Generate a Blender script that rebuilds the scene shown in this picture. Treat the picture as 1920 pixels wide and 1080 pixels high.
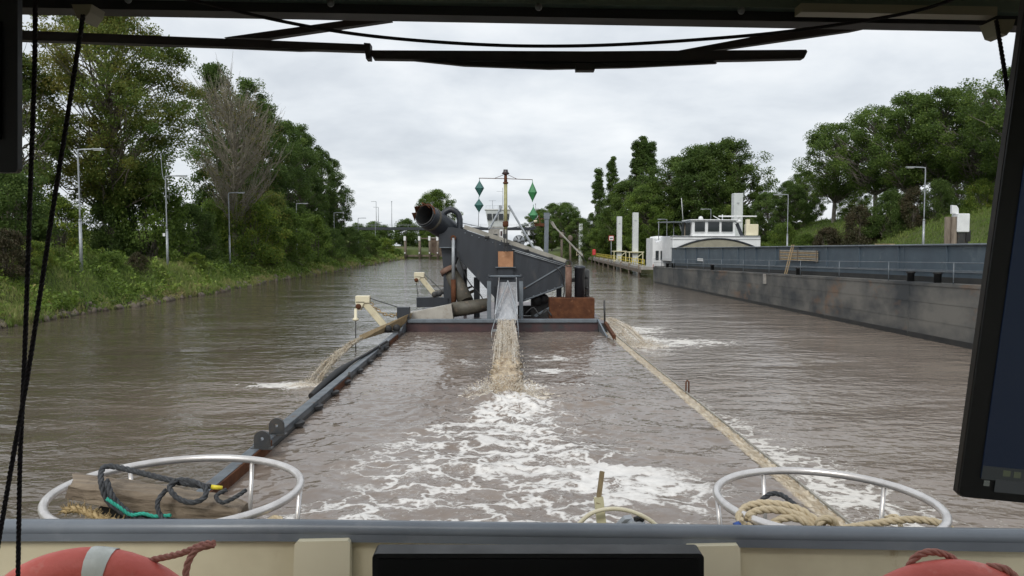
import bpy, math, random
import numpy as np
from mathutils import Vector, Matrix, Euler

for o in list(bpy.data.objects):
    bpy.data.objects.remove(o)
scene = bpy.context.scene
COL = scene.collection
rad = math.radians

# ---------------------------------------------------------------- camera
EYE = Vector((0.0, 0.0, 4.6))          # z = 0 is the canal's water level
PITCH, YAW, FPX = rad(3.18), rad(0.64), 1440.0
cam_data = bpy.data.cameras.new('camera')
cam_data.lens = 27.0
cam_data.sensor_width = 36.0
cam_data.clip_start = 0.02
cam_data.clip_end = 6000
cam = bpy.data.objects.new('camera', cam_data)
COL.objects.link(cam)
cam.location = EYE
cam.rotation_euler = (math.pi / 2 - PITCH, 0, -YAW)
scene.camera = cam
CAMR = Euler((math.pi / 2 - PITCH, 0, -YAW), 'XYZ').to_matrix()

# ---------------------------------------------------------------- sky, overcast
SUN_EL, SUN_AZ = rad(40), rad(200)
world = bpy.data.worlds.new('World')
scene.world = world
world.use_nodes = True
wn, wl = world.node_tree.nodes, world.node_tree.links
wn.clear()
w_out = wn.new('ShaderNodeOutputWorld')
w_bg = wn.new('ShaderNodeBackground')
w_sky = wn.new('ShaderNodeTexSky')
w_sky.sky_type = 'NISHITA'
w_sky.sun_disc = False
w_sky.sun_elevation = SUN_EL
w_sky.sun_rotation = SUN_AZ
w_sky.dust_density = 2.0
w_bg2 = wn.new('ShaderNodeBackground')
w_bg.inputs['Strength'].default_value = 0.08
wl.new(w_sky.outputs[0], w_bg.inputs['Color'])
w_tc = wn.new('ShaderNodeTexCoord')
# project the view direction on a flat cloud deck, so clouds flatten towards the horizon
w_sep = wn.new('ShaderNodeSeparateXYZ')
wl.new(w_tc.outputs['Generated'], w_sep.inputs[0])
w_add = wn.new('ShaderNodeMath'); w_add.operation = 'ADD'; w_add.inputs[1].default_value = 0.22
w_abs = wn.new('ShaderNodeMath'); w_abs.operation = 'ABSOLUTE'
wl.new(w_sep.outputs[2], w_abs.inputs[0]); wl.new(w_abs.outputs[0], w_add.inputs[0])
w_div = wn.new('ShaderNodeVectorMath'); w_div.operation = 'DIVIDE'
w_cmb = wn.new('ShaderNodeCombineXYZ')
for k in range(3):
    wl.new(w_add.outputs[0], w_cmb.inputs[k])
wl.new(w_tc.outputs['Generated'], w_div.inputs[0]); wl.new(w_cmb.outputs[0], w_div.inputs[1])
w_n1 = wn.new('ShaderNodeTexNoise')
w_n1.inputs['Scale'].default_value = 1.9
w_n1.inputs['Detail'].default_value = 5
w_n1.inputs['Roughness'].default_value = 0.55
w_n1.inputs['Distortion'].default_value = 0.15
wl.new(w_div.outputs[0], w_n1.inputs['Vector'])
w_rmp = wn.new('ShaderNodeValToRGB')
cr = w_rmp.color_ramp
cr.elements[0].position, cr.elements[0].color = 0.30, (0.51, 0.54, 0.59, 1)
cr.elements[1].position, cr.elements[1].color = 0.72, (0.79, 0.80, 0.82, 1)
e = cr.elements.new(0.5); e.color = (0.645, 0.67, 0.71, 1)
wl.new(w_n1.outputs['Fac'], w_rmp.inputs[0])
wl.new(w_rmp.outputs[0], w_bg2.inputs['Color'])
w_bg2.inputs['Strength'].default_value = 1.0
w_mix = wn.new('ShaderNodeMixShader')
w_mix.inputs[0].default_value = 0.92
wl.new(w_bg.outputs[0], w_mix.inputs[1]); wl.new(w_bg2.outputs[0], w_mix.inputs[2])
wl.new(w_mix.outputs[0], w_out.inputs['Surface'])

sun_d = bpy.data.lights.new('sun', 'SUN')
sun_d.energy = 1.5
sun_d.angle = rad(25)
sun_d.color = (1.0, 0.96, 0.9)
sun = bpy.data.objects.new('sun', sun_d)
COL.objects.link(sun)
# direction towards the sun: azimuth measured from +Y towards +X
sdir = Vector((math.sin(SUN_AZ) * math.cos(SUN_EL), math.cos(SUN_AZ) * math.cos(SUN_EL), math.sin(SUN_EL)))
sun.rotation_euler = sdir.to_track_quat('Z', 'Y').to_euler()
sun.location = (0, -20, 60)

vs = scene.view_settings
vs.view_transform = 'Standard'
vs.look = 'None'
vs.exposure = 0.45
vs.gamma = 1.0
vs.use_curve_mapping = False
cy = scene.cycles
cy.use_denoising = True
cy.use_adaptive_sampling = True
cy.adaptive_threshold = 0.025
cy.max_bounces = 8
cy.diffuse_bounces = 3
cy.glossy_bounces = 2
cy.transmission_bounces = 6
cy.transparent_max_bounces = 12
cy.caustics_reflective = False
cy.caustics_refractive = False
cy.sample_clamp_indirect = 6.0

# ---------------------------------------------------------------- helpers
RS = np.random.RandomState


def ray(u, v):
    return CAMR @ Vector(((u - 960) / FPX, (540 - v) / FPX, -1.0))


def at(u, v, y):
    """the place seen at photo point (u, v), y metres ahead"""
    d = ray(u, v)
    return EYE + d * (y / d.y)


def onz(u, v, z):
    d = ray(u, v)
    return EYE + d * ((z - EYE.z) / d.z)


def tag(o, label=None, cat=None, group=None, kind=None):
    if label: o['label'] = label
    if cat: o['category'] = cat
    if group: o['group'] = group
    if kind: o['kind'] = kind
    return o


def empty(name, loc, label=None, cat=None, group=None):
    o = bpy.data.objects.new(name, None)
    o.empty_display_size = 0.2
    COL.objects.link(o)
    o.location = loc
    return tag(o, label, cat, group)


def np_mesh(name, V, Fs, n=4):
    """mesh from numpy arrays, every face with n corners"""
    me = bpy.data.meshes.new(name)
    V = np.asarray(V, np.float32); Fs = np.asarray(Fs, np.int32)
    me.vertices.add(len(V)); me.vertices.foreach_set('co', V.ravel())
    me.loops.add(Fs.size); me.loops.foreach_set('vertex_index', Fs.ravel())
    me.polygons.add(len(Fs))
    me.polygons.foreach_set('loop_start', np.arange(0, Fs.size, n, dtype=np.int32))
    me.update(calc_edges=True)
    return me


def fattr(me, name, dom, vals):
    a = me.attributes.new(name, 'FLOAT', dom)
    a.data.foreach_set('value', np.asarray(vals, np.float32).ravel())


def smooth(me, on=True):
    me.polygons.foreach_set('use_smooth', np.full(len(me.polygons), on))


def world_off(p):
    off = Vector(p.location)
    if p.parent is not None:
        off += p.matrix_parent_inverse.translation + world_off(p.parent)
    return off


def put(name, me, mat, parent=None, world=True):
    """link a mesh as an object. world: its coordinates are world ones"""
    o = bpy.data.objects.new(name, me)
    COL.objects.link(o)
    if mat is not None and not me.materials:
        me.materials.append(mat)
    elif mat is not None and me.materials[0] != mat:      # shared mesh, own material
        o.material_slots[0].link = 'OBJECT'
        o.material_slots[0].material = mat
    if parent is not None:
        o.parent = parent
        if world:
            o.matrix_parent_inverse = Matrix.Translation(-world_off(parent))
    elif world and len(me.vertices):
        co = np.empty(len(me.vertices) * 3, np.float32)
        me.vertices.foreach_get('co', co)
        co = co.reshape(-1, 3)
        c = np.array([(co[:, 0].min() + co[:, 0].max()) / 2, (co[:, 1].min() + co[:, 1].max()) / 2, co[:, 2].min()], np.float32)
        me.vertices.foreach_set('co', (co - c).ravel())
        me.update()
        o.location = [float(x) for x in c]
    return o


def frame_of(d):
    d = d.normalized()
    a = Vector((0, 0, 1)) if abs(d.z) < 0.95 else Vector((0, 1, 0))
    x = d.cross(a).normalized()
    return x, x.cross(d).normalized()


class MB:
    """collects simple solids that belong to ONE part"""
    def __init__(s):
        s.v, s.f, s.sm = [], [], []

    def add(s, vs_, fs, sm=False):
        b = len(s.v)
        s.v += [tuple(v) for v in vs_]
        s.f += [tuple(i + b for i in f) for f in fs]
        s.sm += [sm] * len(fs)
        return s

    def box(s, c, size, rz=0, M=None, bev=0.0):
        hx, hy, hz = size[0] / 2, size[1] / 2, size[2] / 2
        R3 = M if M is not None else Matrix.Rotation(rz, 3, 'Z')
        c = Vector(c)
        if bev <= 0:
            vv = [c + R3 @ Vector((x * hx, y * hy, z * hz)) for z in (-1, 1) for y in (-1, 1) for x in (-1, 1)]
            ff = [(0, 2, 3, 1), (4, 5, 7, 6), (0, 1, 5, 4), (2, 6, 7, 3), (0, 4, 6, 2), (1, 3, 7, 5)]
            return s.add(vv, ff)
        b = min(bev, hx * .9, hy * .9, hz * .9)
        # chamfered box: octagonal section in XY, three rings up
        def ring(ix, iy, z, cb):
            p = [(-ix + cb, -iy), (ix - cb, -iy), (ix, -iy + cb), (ix, iy - cb), (ix - cb, iy), (-ix + cb, iy), (-ix, iy - cb), (-ix, -iy + cb)]
            return [c + R3 @ Vector((x, y, z)) for x, y in p]
        vv = ring(hx - b, hy - b, -hz, b * .5) + ring(hx, hy, -hz + b, b) + ring(hx, hy, hz - b, b) + ring(hx - b, hy - b, hz, b * .5)
        ff = [tuple(range(7, -1, -1)), tuple(range(24, 32))]
        for k in range(3):
            for i in range(8):
                j = (i + 1) % 8
                ff.append((k * 8 + i, k * 8 + j, k * 8 + 8 + j, k * 8 + 8 + i))
        return s.add(vv, ff)

    def beam(s, a, b, w, h, bev=0.0, up=None):
        """box from a to b, w wide (sideways) and h high"""
        a, b = Vector(a), Vector(b)
        d = b - a
        y = d.normalized()
        upv = Vector(up) if up is not None else (Vector((0, 0, 1)) if abs(y.z) < .98 else Vector((0, 1, 0)))
        x = y.cross(upv).normalized()
        z = x.cross(y).normalized()
        M = Matrix((x, y, z)).transposed()
        return s.box((a + b) / 2, (w, d.length, h), M=M, bev=bev)

    def tube(s, pts, r, n=8, caps=True, closed=False, sm=True):
        pts = [Vector(p) for p in pts]
        m = len(pts)
        rs = r if hasattr(r, '__len__') else [r] * m
        vv, ff = [], []
        x = None
        for i, p in enumerate(pts):
            if closed:
                d = pts[(i + 1) % m] - pts[i - 1]
            else:
                d = pts[min(i + 1, m - 1)] - pts[max(i - 1, 0)]
            d.normalize()
            if x is None:
                x, _ = frame_of(d)
            x = (x - d * x.dot(d))
            if x.length < 1e-6:
                x, _ = frame_of(d)
            x.normalize()
            y = d.cross(x)
            for k in range(n):
                t = 2 * math.pi * k / n
                vv.append(p + x * (rs[i] * math.cos(t)) + y * (rs[i] * math.sin(t)))
        segs = m if closed else m - 1
        for i in range(segs):
            a, b = i * n, ((i + 1) % m) * n
            for k in range(n):
                j = (k + 1) % n
                ff.append((a + k, a + j, b + j, b + k))
        s.add(vv, ff, sm)
        if caps and not closed:
            b = len(s.v) - len(vv)
            s.f.append(tuple(b + k for k in range(n - 1, -1, -1))); s.sm.append(False)
            s.f.append(tuple(b + (m - 1) * n + k for k in range(n))); s.sm.append(False)
        return s

    def pipe(s, a, b, ro, ri, n=20):
        """hollow pipe with a visible wall"""
        a, b = Vector(a), Vector(b)
        x, y = frame_of(b - a)
        rings = ((a, ro), (b, ro), (b, ri), (a, ri))
        for q in range(4):                           # every face strip with corners of its own: crisp rims
            vv = []
            for p, r in (rings[q], rings[(q + 1) % 4]):
                for k in range(n):
                    t = 2 * math.pi * k / n
                    vv.append(p + x * (r * math.cos(t)) + y * (r * math.sin(t)))
            ff = [(k, (k + 1) % n, n + (k + 1) % n, n + k) for k in range(n)]
            s.add(vv, ff, q in (0, 2))
        return s

    def prism(s, poly, vec):
        """polygon (3D points in order) pushed along vec"""
        p = [Vector(q) for q in poly]
        v = Vector(vec)
        n = len(p)
        ff = [tuple(range(n)), tuple(range(2 * n - 1, n - 1, -1))]
        for i in range(n):
            j = (i + 1) % n
            ff.append((i, i + n, j + n, j))
        return s.add(p + [q + v for q in p], ff)

    def lathe(s, c, prof, n=16, axis='Z', sm=True):
        c = Vector(c)
        vv, ff = [], []
        for r, h in prof:
            for k in range(n):
                t = 2 * math.pi * k / n
                q = Vector((r * math.cos(t), r * math.sin(t), h))
                if axis == 'Y': q = Vector((q.x, q.z, q.y))
                if axis == 'X': q = Vector((q.z, q.x, q.y))
                vv.append(c + q)
        for i in range(len(prof) - 1):
            for k in range(n):
                j = (k + 1) % n
                ff.append((i * n + k, i * n + j, (i + 1) * n + j, (i + 1) * n + k))
        ff.append(tuple(range(n - 1, -1, -1)))
        ff.append(tuple((len(prof) - 1) * n + k for k in range(n)))
        return s.add(vv, ff, sm)

    def build(s, name, mat, parent=None, world=True):
        me = bpy.data.meshes.new(name)
        me.from_pydata(s.v, [], s.f)
        me.polygons.foreach_set('use_smooth', s.sm)
        me.update()
        # outward normals
        import bmesh
        bm = bmesh.new(); bm.from_mesh(me)
        bmesh.ops.recalc_face_normals(bm, faces=bm.faces[:])
        bm.to_mesh(me); bm.free()
        return put(name, me, mat, parent, world)


def spline(pts, n=12, closed=False):
    """Catmull-Rom through the points"""
    P = [Vector(p) for p in pts]
    m = len(P)
    out = []
    for i in range(m if closed else m - 1):
        if closed:
            a, b, c, d = P[i - 1], P[i], P[(i + 1) % m], P[(i + 2) % m]
        else:
            a, b, c, d = P[max(i - 1, 0)], P[i], P[i + 1], P[min(i + 2, m - 1)]
        for k in range(n):
            t = k / n
            out.append(0.5 * ((2 * b) + (c - a) * t + (2 * a - 5 * b + 4 * c - d) * t * t + (3 * b - a - 3 * c + d) * t ** 3))
    if not closed:
        out.append(P[-1])
    return out


def resample(pts, step):
    out = [pts[0]]
    acc = 0.0
    for a, b in zip(pts, pts[1:]):
        L = (b - a).length
        while acc + L >= step:
            t = (step - acc) / L
            a = a.lerp(b, t)
            out.append(a.copy())
            L = (b - a).length
            acc = 0.0
        acc += L
    return out


def rope_mb(pts, r, lay=6.5, strands=3, n=6):
    """laid rope: strands winding round the path"""
    mb = MB()
    p = resample(pts, r * 0.75)
    d = [(p[min(i + 1, len(p) - 1)] - p[max(i - 1, 0)]).normalized() for i in range(len(p))]
    x, _ = frame_of(d[0])
    fr = []
    for i in range(len(p)):
        x = (x - d[i] * x.dot(d[i])).normalized()
        fr.append((x.copy(), d[i].cross(x)))
    for s_ in range(strands):
        q = []
        for i in range(len(p)):
            t = 2 * math.pi * (s_ / strands + i * 0.75 / lay)
            q.append(p[i] + (fr[i][0] * math.cos(t) + fr[i][1] * math.sin(t)) * r * 0.5)
        mb.tube(q, r * 0.56, n)
    return mb


# ---------------------------------------------------------------- materials
def new_mat(name):
    m = bpy.data.materials.new(name)
    m.use_nodes = True
    nt = m.node_tree
    return m, nt.nodes, nt.links, nt.nodes['Principled BSDF']


def c4(c):
    return (c[0], c[1], c[2], 1)


def surf(name, c1, c2=None, scale=3.0, rough=0.5, metal=0.0, bump=0.0, bscale=30.0, lo=0.38, hi=0.62, stretch=(1, 1, 1), wear=None, wlo=0.58, whi=0.66, wscale=2.0, rvar=0.15, spec=0.5):
    """two-tone noisy surface with optional wear (third colour in patches) and fine relief"""
    m, N, L, b = new_mat(name)
    tc = N.new('ShaderNodeTexCoord'); mp = N.new('ShaderNodeMapping')
    mp.inputs['Scale'].default_value = stretch
    L.new(tc.outputs['Object'], mp.inputs[0])
    no = N.new('ShaderNodeTexNoise'); no.inputs['Scale'].default_value = scale
    no.inputs['Detail'].default_value = 6; no.inputs['Roughness'].default_value = 0.6
    L.new(mp.outputs[0], no.inputs['Vector'])
    rp = N.new('ShaderNodeValToRGB')
    rp.color_ramp.elements[0].position = lo; rp.color_ramp.elements[0].color = c4(c1)
    rp.color_ramp.elements[1].position = hi; rp.color_ramp.elements[1].color = c4(c2 or [x * 0.8 for x in c1])
    L.new(no.outputs['Fac'], rp.inputs[0])
    col = rp.outputs[0]
    if wear:
        n2 = N.new('ShaderNodeTexNoise'); n2.inputs['Scale'].default_value = wscale
        n2.inputs['Detail'].default_value = 8; n2.inputs['Roughness'].default_value = 0.65
        L.new(mp.outputs[0], n2.inputs['Vector'])
        r2 = N.new('ShaderNodeValToRGB')
        r2.color_ramp.elements[0].position = wlo; r2.color_ramp.elements[0].color = (0, 0, 0, 1)
        r2.color_ramp.elements[1].position = whi; r2.color_ramp.elements[1].color = (1, 1, 1, 1)
        L.new(n2.outputs['Fac'], r2.inputs[0])
        mx = N.new('ShaderNodeMix'); mx.data_type = 'RGBA'
        L.new(r2.outputs[0], mx.inputs[0]); L.new(col, mx.inputs[6]); mx.inputs[7].default_value = c4(wear)
        col = mx.outputs[2]
    L.new(col, b.inputs['Base Color'])
    b.inputs['Metallic'].default_value = metal
    b.inputs['Specular IOR Level'].default_value = spec
    mr = N.new('ShaderNodeMapRange')
    mr.inputs[3].default_value = max(rough - rvar, 0.02); mr.inputs[4].default_value = min(rough + rvar, 1)
    L.new(no.outputs['Fac'], mr.inputs[0]); L.new(mr.outputs[0], b.inputs['Roughness'])
    if bump:
        n3 = N.new('ShaderNodeTexNoise'); n3.inputs['Scale'].default_value = bscale; n3.inputs['Detail'].default_value = 4
        L.new(mp.outputs[0], n3.inputs['Vector'])
        bp = N.new('ShaderNodeBump'); bp.inputs['Strength'].default_value = bump; bp.inputs['Distance'].default_value = 0.02
        L.new(n3.outputs['Fac'], bp.inputs['Height']); L.new(bp.outputs[0], b.inputs['Normal'])
    return m


def leaf_mat(name, cols, trans=0.25, rough=0.55, objvar=0.12):
    """foliage: colour picked per leaf along a ramp, some light passing through"""
    m, N, L, b = new_mat(name)
    a = N.new('ShaderNodeAttribute'); a.attribute_name = 'tint'
    rp = N.new('ShaderNodeValToRGB')
    els = rp.color_ramp.elements
    els[0].position, els[0].color = 0.0, c4(cols[0])
    els[1].position, els[1].color = 1.0, c4(cols[-1])
    for i, c in enumerate(cols[1:-1]):
        q = els.new((i + 1) / (len(cols) - 1)); q.color = c4(c)
    L.new(a.outputs['Fac'], rp.inputs[0])
    oi = N.new('ShaderNodeObjectInfo')
    mr = N.new('ShaderNodeMapRange'); mr.inputs[3].default_value = 1 - objvar; mr.inputs[4].default_value = 1 + objvar
    L.new(oi.outputs['Random'], mr.inputs[0])
    hs = N.new('ShaderNodeHueSaturation')
    L.new(mr.outputs[0], hs.inputs['Value']); L.new(rp.outputs[0], hs.inputs['Color'])
    L.new(hs.outputs[0], b.inputs['Base Color'])
    b.inputs['Roughness'].default_value = rough
    b.inputs['Specular IOR Level'].default_value = 0.25
    t = N.new('ShaderNodeBsdfTranslucent')
    L.new(hs.outputs[0], t.inputs['Color'])
    mx = N.new('ShaderNodeMixShader'); mx.inputs[0].default_value = trans
    L.new(b.outputs[0], mx.inputs[1]); L.new(t.outputs[0], mx.inputs[2])
    L.new(mx.outputs[0], N['Material Output'].inputs['Surface'])
    return m


def fft_noise(nx, ny, dx, dy, lmin, lmax, slope=-1.5, seed=0, ax=1.0, ay=1.0):
    """random field with wavelengths between lmin and lmax metres, unit deviation"""
    r = RS(seed)
    kx = np.fft.fftfreq(nx, dx)[:, None] * ax
    ky = np.fft.fftfreq(ny, dy)[None, :] * ay
    k = np.hypot(kx, ky); k[0, 0] = 1e9
    amp = np.where((k > 1 / lmax) & (k < 1 / lmin), k ** slope, 0.0)
    f = np.fft.ifft2(np.fft.fft2(r.randn(nx, ny)) * amp).real
    return f / (f.std() + 1e-9)

# ================================================================ GROUND AND WATER
HOP = 0.6                     # water level inside the barge's hold


def bank_left(Y):
    return -27.6 - np.clip((Y - 42) * 0.027, -1.5, 6.0) + 0.5 * np.sin(Y * 0.11) + 0.25 * np.sin(Y * 0.43 + 1)


def bank_right(Y):
    return 31.5 + np.clip((Y - 100) * 0.012, -1, 4) + 0.4 * np.sin(Y * 0.09)


def sst(a, b, x):
    t = np.clip((x - a) / (b - a), 0, 1)
    return t * t * (3 - 2 * t)


def hfun(X, Y):
    """height of the land"""
    X = np.asarray(X, float); Y = np.asarray(Y, float)
    dl = bank_left(Y) - X
    # the lock narrows the canal at the far end
    lock = sst(266, 269, Y)
    dl = np.where((X < 0) & (lock > 0), np.maximum(dl, lock * (-19.0 - X)), dl)
    hl = -2.5 + 2.5 * sst(-4, 0.0, dl) + 0.35 * sst(0, 0.8, dl) + 1.9 * sst(0.8, 6, dl) + 1.0 * sst(6, 13, dl) + 0.8 * sst(14, 40, dl) - 2.0 * sst(60, 140, dl)
    hl = hl + 3.2 * np.exp(-((X + 41) / 6.0) ** 2 - ((Y - 52) / 14.0) ** 2)
    dr = X - bank_right(Y)
    dr = np.where((X >= 0) & (lock > 0), np.maximum(dr, lock * (X - 13.0)), dr)
    crest = 8.6 - 4.2 * sst(140, 185, Y)
    hr = -2.5 + 2.5 * sst(-4, 0, dr) + 0.5 * sst(0, 1, dr) + 1.7 * sst(1, 6, dr) + (crest - 2.2) * sst(8, 24, dr) - (crest - 3.0) * sst(50, 110, dr)
    h = np.where(X < 0, hl, hr)
    # road embankment that carries the bridge over the lock
    rl = 11.2 * (1 - sst(5, 24, np.abs(Y - 345))) * sst(34, 62, np.abs(X + 8))
    h = np.where(rl > 0.05, np.maximum(h, rl), h)
    bump = 0.16 * np.sin(X * 1.1 + np.sin(Y * 0.7)) * np.sin(Y * 0.83 + 1.3 * np.sin(X * 0.5)) + 0.10 * np.sin(X * 2.3 + Y * 1.7)
    return h + bump * sst(0.1, 2.0, np.where(X < 0, dl, dr))


def grid_mesh(name, xs, ys, zf):
    X, Y = np.meshgrid(xs, ys, indexing='ij')
    Z = zf(X, Y) if callable(zf) else zf
    V = np.stack([X, Y, Z], -1).reshape(-1, 3)
    n, m = len(xs), len(ys)
    I = np.arange(n * m).reshape(n, m)
    F = np.stack([I[:-1, :-1], I[1:, :-1], I[1:, 1:], I[:-1, 1:]], -1).reshape(-1, 4)
    me = np_mesh(name, V, F)
    smooth(me)
    return me, X.ravel(), Y.ravel()


def lines(*segs):
    out = []
    for a, b, st in segs:
        out.append(np.arange(a, b, st))
    return np.unique(np.round(np.concatenate(out), 4))


m_ground = surf('meadow_soil', (0.065, 0.085, 0.026), (0.095, 0.115, 0.038), scale=0.35, rough=0.9, bump=0.6, bscale=2.0, wear=(0.10, 0.075, 0.04), wlo=0.6, whi=0.72, wscale=0.12, spec=0.2)
gx = lines((-2500, -300, 200), (-300, -80, 12), (-80, -45, 1.2), (-45, -24, 0.5), (-24, 27, 3), (27, 62, 0.9), (62, 120, 4), (120, 300, 12), (300, 2600, 200))
gy = lines((-200, 10, 20), (10, 40, 2), (40, 130, 0.9), (130, 300, 2), (300, 400, 2.5), (400, 700, 40), (700, 4000, 300))
me, _, _ = grid_mesh('terrain', gx, gy, hfun)
tag(put('terrain', me, m_ground), 'grassy canal banks and dikes reaching to the horizon', 'ground', kind='structure')


def water_mat(name, deep, silt, foamc, edge_scale, bumps, rough=0.07, spillc=None, drop=1.0):
    m, N, L, b = new_mat(name)
    tc = N.new('ShaderNodeTexCoord')
    geo = N.new('ShaderNodeNewGeometry')
    pos = geo.outputs['Position']

    def noise(vec, scale, detail=4, rough_=0.55, dist=0.0):
        n = N.new('ShaderNodeTexNoise'); n.inputs['Scale'].default_value = scale
        n.inputs['Detail'].default_value = detail; n.inputs['Roughness'].default_value = rough_; n.inputs['Distortion'].default_value = dist
        L.new(vec, n.inputs['Vector'])
        return n

    def math_(op, a, b_=None, clamp=False):
        n = N.new('ShaderNodeMath'); n.operation = op; n.use_clamp = clamp
        for i, q in enumerate((a, b_)):
            if q is None: continue
            if isinstance(q, (int, float)): n.inputs[i].default_value = q
            else: L.new(q, n.inputs[i])
        return n.outputs[0]

    def attr(nm):
        a = N.new('ShaderNodeAttribute'); a.attribute_name = nm
        return a.outputs['Fac']

    foam, siltA = attr('foam'), attr('silt')
    # lace: cell edges on warped coordinates at two sizes
    wn_ = noise(pos, 1.3, 3)
    warp = N.new('ShaderNodeVectorMath'); warp.operation = 'MULTIPLY_ADD'
    L.new(wn_.outputs['Color'], warp.inputs[0]); warp.inputs[1].default_value = (1.5, 1.5, 0)
    sq = N.new('ShaderNodeVectorMath'); sq.operation = 'MULTIPLY'; sq.inputs[1].default_value = (0.62, 1.0, 0.0)
    L.new(pos, sq.inputs[0]); L.new(sq.outputs[0], warp.inputs[2])
    wn2 = noise(pos, 6.0, 3)
    warp2 = N.new('ShaderNodeVectorMath'); warp2.operation = 'MULTIPLY_ADD'
    L.new(wn2.outputs['Color'], warp2.inputs[0]); warp2.inputs[1].default_value = (0.36, 0.36, 0); L.new(warp.outputs[0], warp2.inputs[2])
    edges = []
    for sc in edge_scale:
        v = N.new('ShaderNodeTexVoronoi'); v.feature = 'DISTANCE_TO_EDGE'; v.inputs['Scale'].default_value = sc
        L.new(warp2.outputs[0], v.inputs['Vector'])
        edges.append(v.outputs['Distance'])
    e1 = edges[0]
    e2 = math_('ADD', math_('MULTIPLY', edges[1], 0.9), 0.09)
    edge = math_('MINIMUM', e1, e2)
    big = noise(pos, 0.55, 3)
    fine = noise(pos, 9.0, 6, 0.7)
    lvl = math_('ADD', foam, math_('MULTIPLY', math_('SUBTRACT', big.outputs['Fac'], 0.5), math_('MULTIPLY', foam, 1.6)))
    lvl = math_('MULTIPLY', lvl, 0.225)
    f = math_('SUBTRACT', lvl, edge)
    f = math_('ADD', f, math_('MULTIPLY', math_('SUBTRACT', fine.outputs['Fac'], 0.55), 0.27))
    mr = N.new('ShaderNodeMapRange'); mr.interpolation_type = 'SMOOTHSTEP'
    mr.inputs[1].default_value = 0.0; mr.inputs[2].default_value = 0.10
    L.new(f, mr.inputs[0])
    mr2 = N.new('ShaderNodeMapRange'); mr2.interpolation_type = 'SMOOTHSTEP'
    mr2.inputs[1].default_value = -0.06; mr2.inputs[2].default_value = 0.26
    L.new(f, mr2.inputs[0])
    dens = math_('ADD', math_('MULTIPLY', mr.outputs[0], 0.52), math_('MULTIPLY', mr2.outputs[0], 0.36))
    fac = math_('MULTIPLY', dens, math_('GREATER_THAN', foam, 0.03))
    mx = N.new('ShaderNodeMix'); mx.data_type = 'RGBA'
    sn = noise(pos, 0.8, 5, 0.6, 0.6)
    sv = math_('ADD', siltA, math_('MULTIPLY', math_('SUBTRACT', sn.outputs['Fac'], 0.5), 0.5), True)
    L.new(sv, mx.inputs[0]); mx.inputs[6].default_value = c4(deep); mx.inputs[7].default_value = c4(silt)
    col = mx.outputs[2]
    if spillc:
        sp = attr('spill')
        st = N.new('ShaderNodeMapping'); st.inputs['Scale'].default_value = (2.2, 1.0, 1.0)
        L.new(pos, st.inputs[0])
        s1 = noise(st.outputs[0], 4.5, 6, 0.7, 0.8)
        rp = N.new('ShaderNodeValToRGB')
        rp.color_ramp.elements[0].position = 0.36; rp.color_ramp.elements[0].color = c4(spillc[0])
        rp.color_ramp.elements[1].position = 0.66; rp.color_ramp.elements[1].color = c4(spillc[1])
        L.new(s1.outputs['Fac'], rp.inputs[0])
        m2 = N.new('ShaderNodeMix'); m2.data_type = 'RGBA'
        L.new(sp, m2.inputs[0]); L.new(col, m2.inputs[6]); L.new(rp.outputs[0], m2.inputs[7])
        col = m2.outputs[2]
    m3 = N.new('ShaderNodeMix'); m3.data_type = 'RGBA'
    L.new(fac, m3.inputs[0]); L.new(col, m3.inputs[6]); m3.inputs[7].default_value = c4(foamc)
    L.new(m3.outputs[2], b.inputs['Base Color'])
    ro = N.new('ShaderNodeMapRange'); ro.inputs[3].default_value = rough; ro.inputs[4].default_value = 0.6
    L.new(fac, ro.inputs[0])
    if spillc:
        L.new(math_('ADD', ro.outputs[0], math_('MULTIPLY', sp, 0.22)), b.inputs['Roughness'])
    else:
        L.new(ro.outputs[0], b.inputs['Roughness'])
    b.inputs['IOR'].default_value = 1.33
    # ripples: one height from several sizes of wave, plus the foam's own thickness
    hgt = math_('MULTIPLY', fac, 0.012)
    gn = N.new('ShaderNodeMapping'); gn.inputs['Scale'].default_value = (0.10, 0.22, 1); L.new(pos, gn.inputs[0])
    gust = math_('ADD', math_('MULTIPLY', noise(gn.outputs[0], 1.0, 3).outputs['Fac'], 3.4), -0.75)
    for (sx, sy, sc, dist) in bumps:
        mp = N.new('ShaderNodeMapping'); mp.inputs['Scale'].default_value = (sx, sy, 1); mp.inputs['Rotation'].default_value = (0, 0, 0.25)
        L.new(pos, mp.inputs[0])
        n = noise(mp.outputs[0], sc, 2, 0.5, 0.35)
        hgt = math_('ADD', hgt, math_('MULTIPLY', math_('MULTIPLY', n.outputs['Fac'], gust), dist))
    bp = N.new('ShaderNodeBump'); bp.inputs['Distance'].default_value = 1.0; bp.inputs['Strength'].default_value = 1.0
    L.new(hgt, bp.inputs['Height'])
    L.new(bp.outputs[0], b.inputs['Normal'])
    return m


def g2(X, Y, cx, cy_, sx, sy):
    return np.exp(-((X - cx) / sx) ** 2 - ((Y - cy_) / sy) ** 2)


# canal
m_canal = water_mat('canal_water', (0.072, 0.058, 0.040), (0.215, 0.174, 0.142), (0.80, 0.77, 0.72), (1.5, 4.2),
                    [(0.45, 1.0, 0.6, 0.07), (0.6, 1.0, 2.2, 0.064), (0.75, 1, 5.5, 0.023)], rough=0.05)
wx = lines((-60, -14, 2.0), (-14, 15, 0.16), (15, 62, 2.0))
wy = lines((-40, 8, 4), (8, 46, 0.16), (46, 60, 1), (60, 400, 8))


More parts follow.
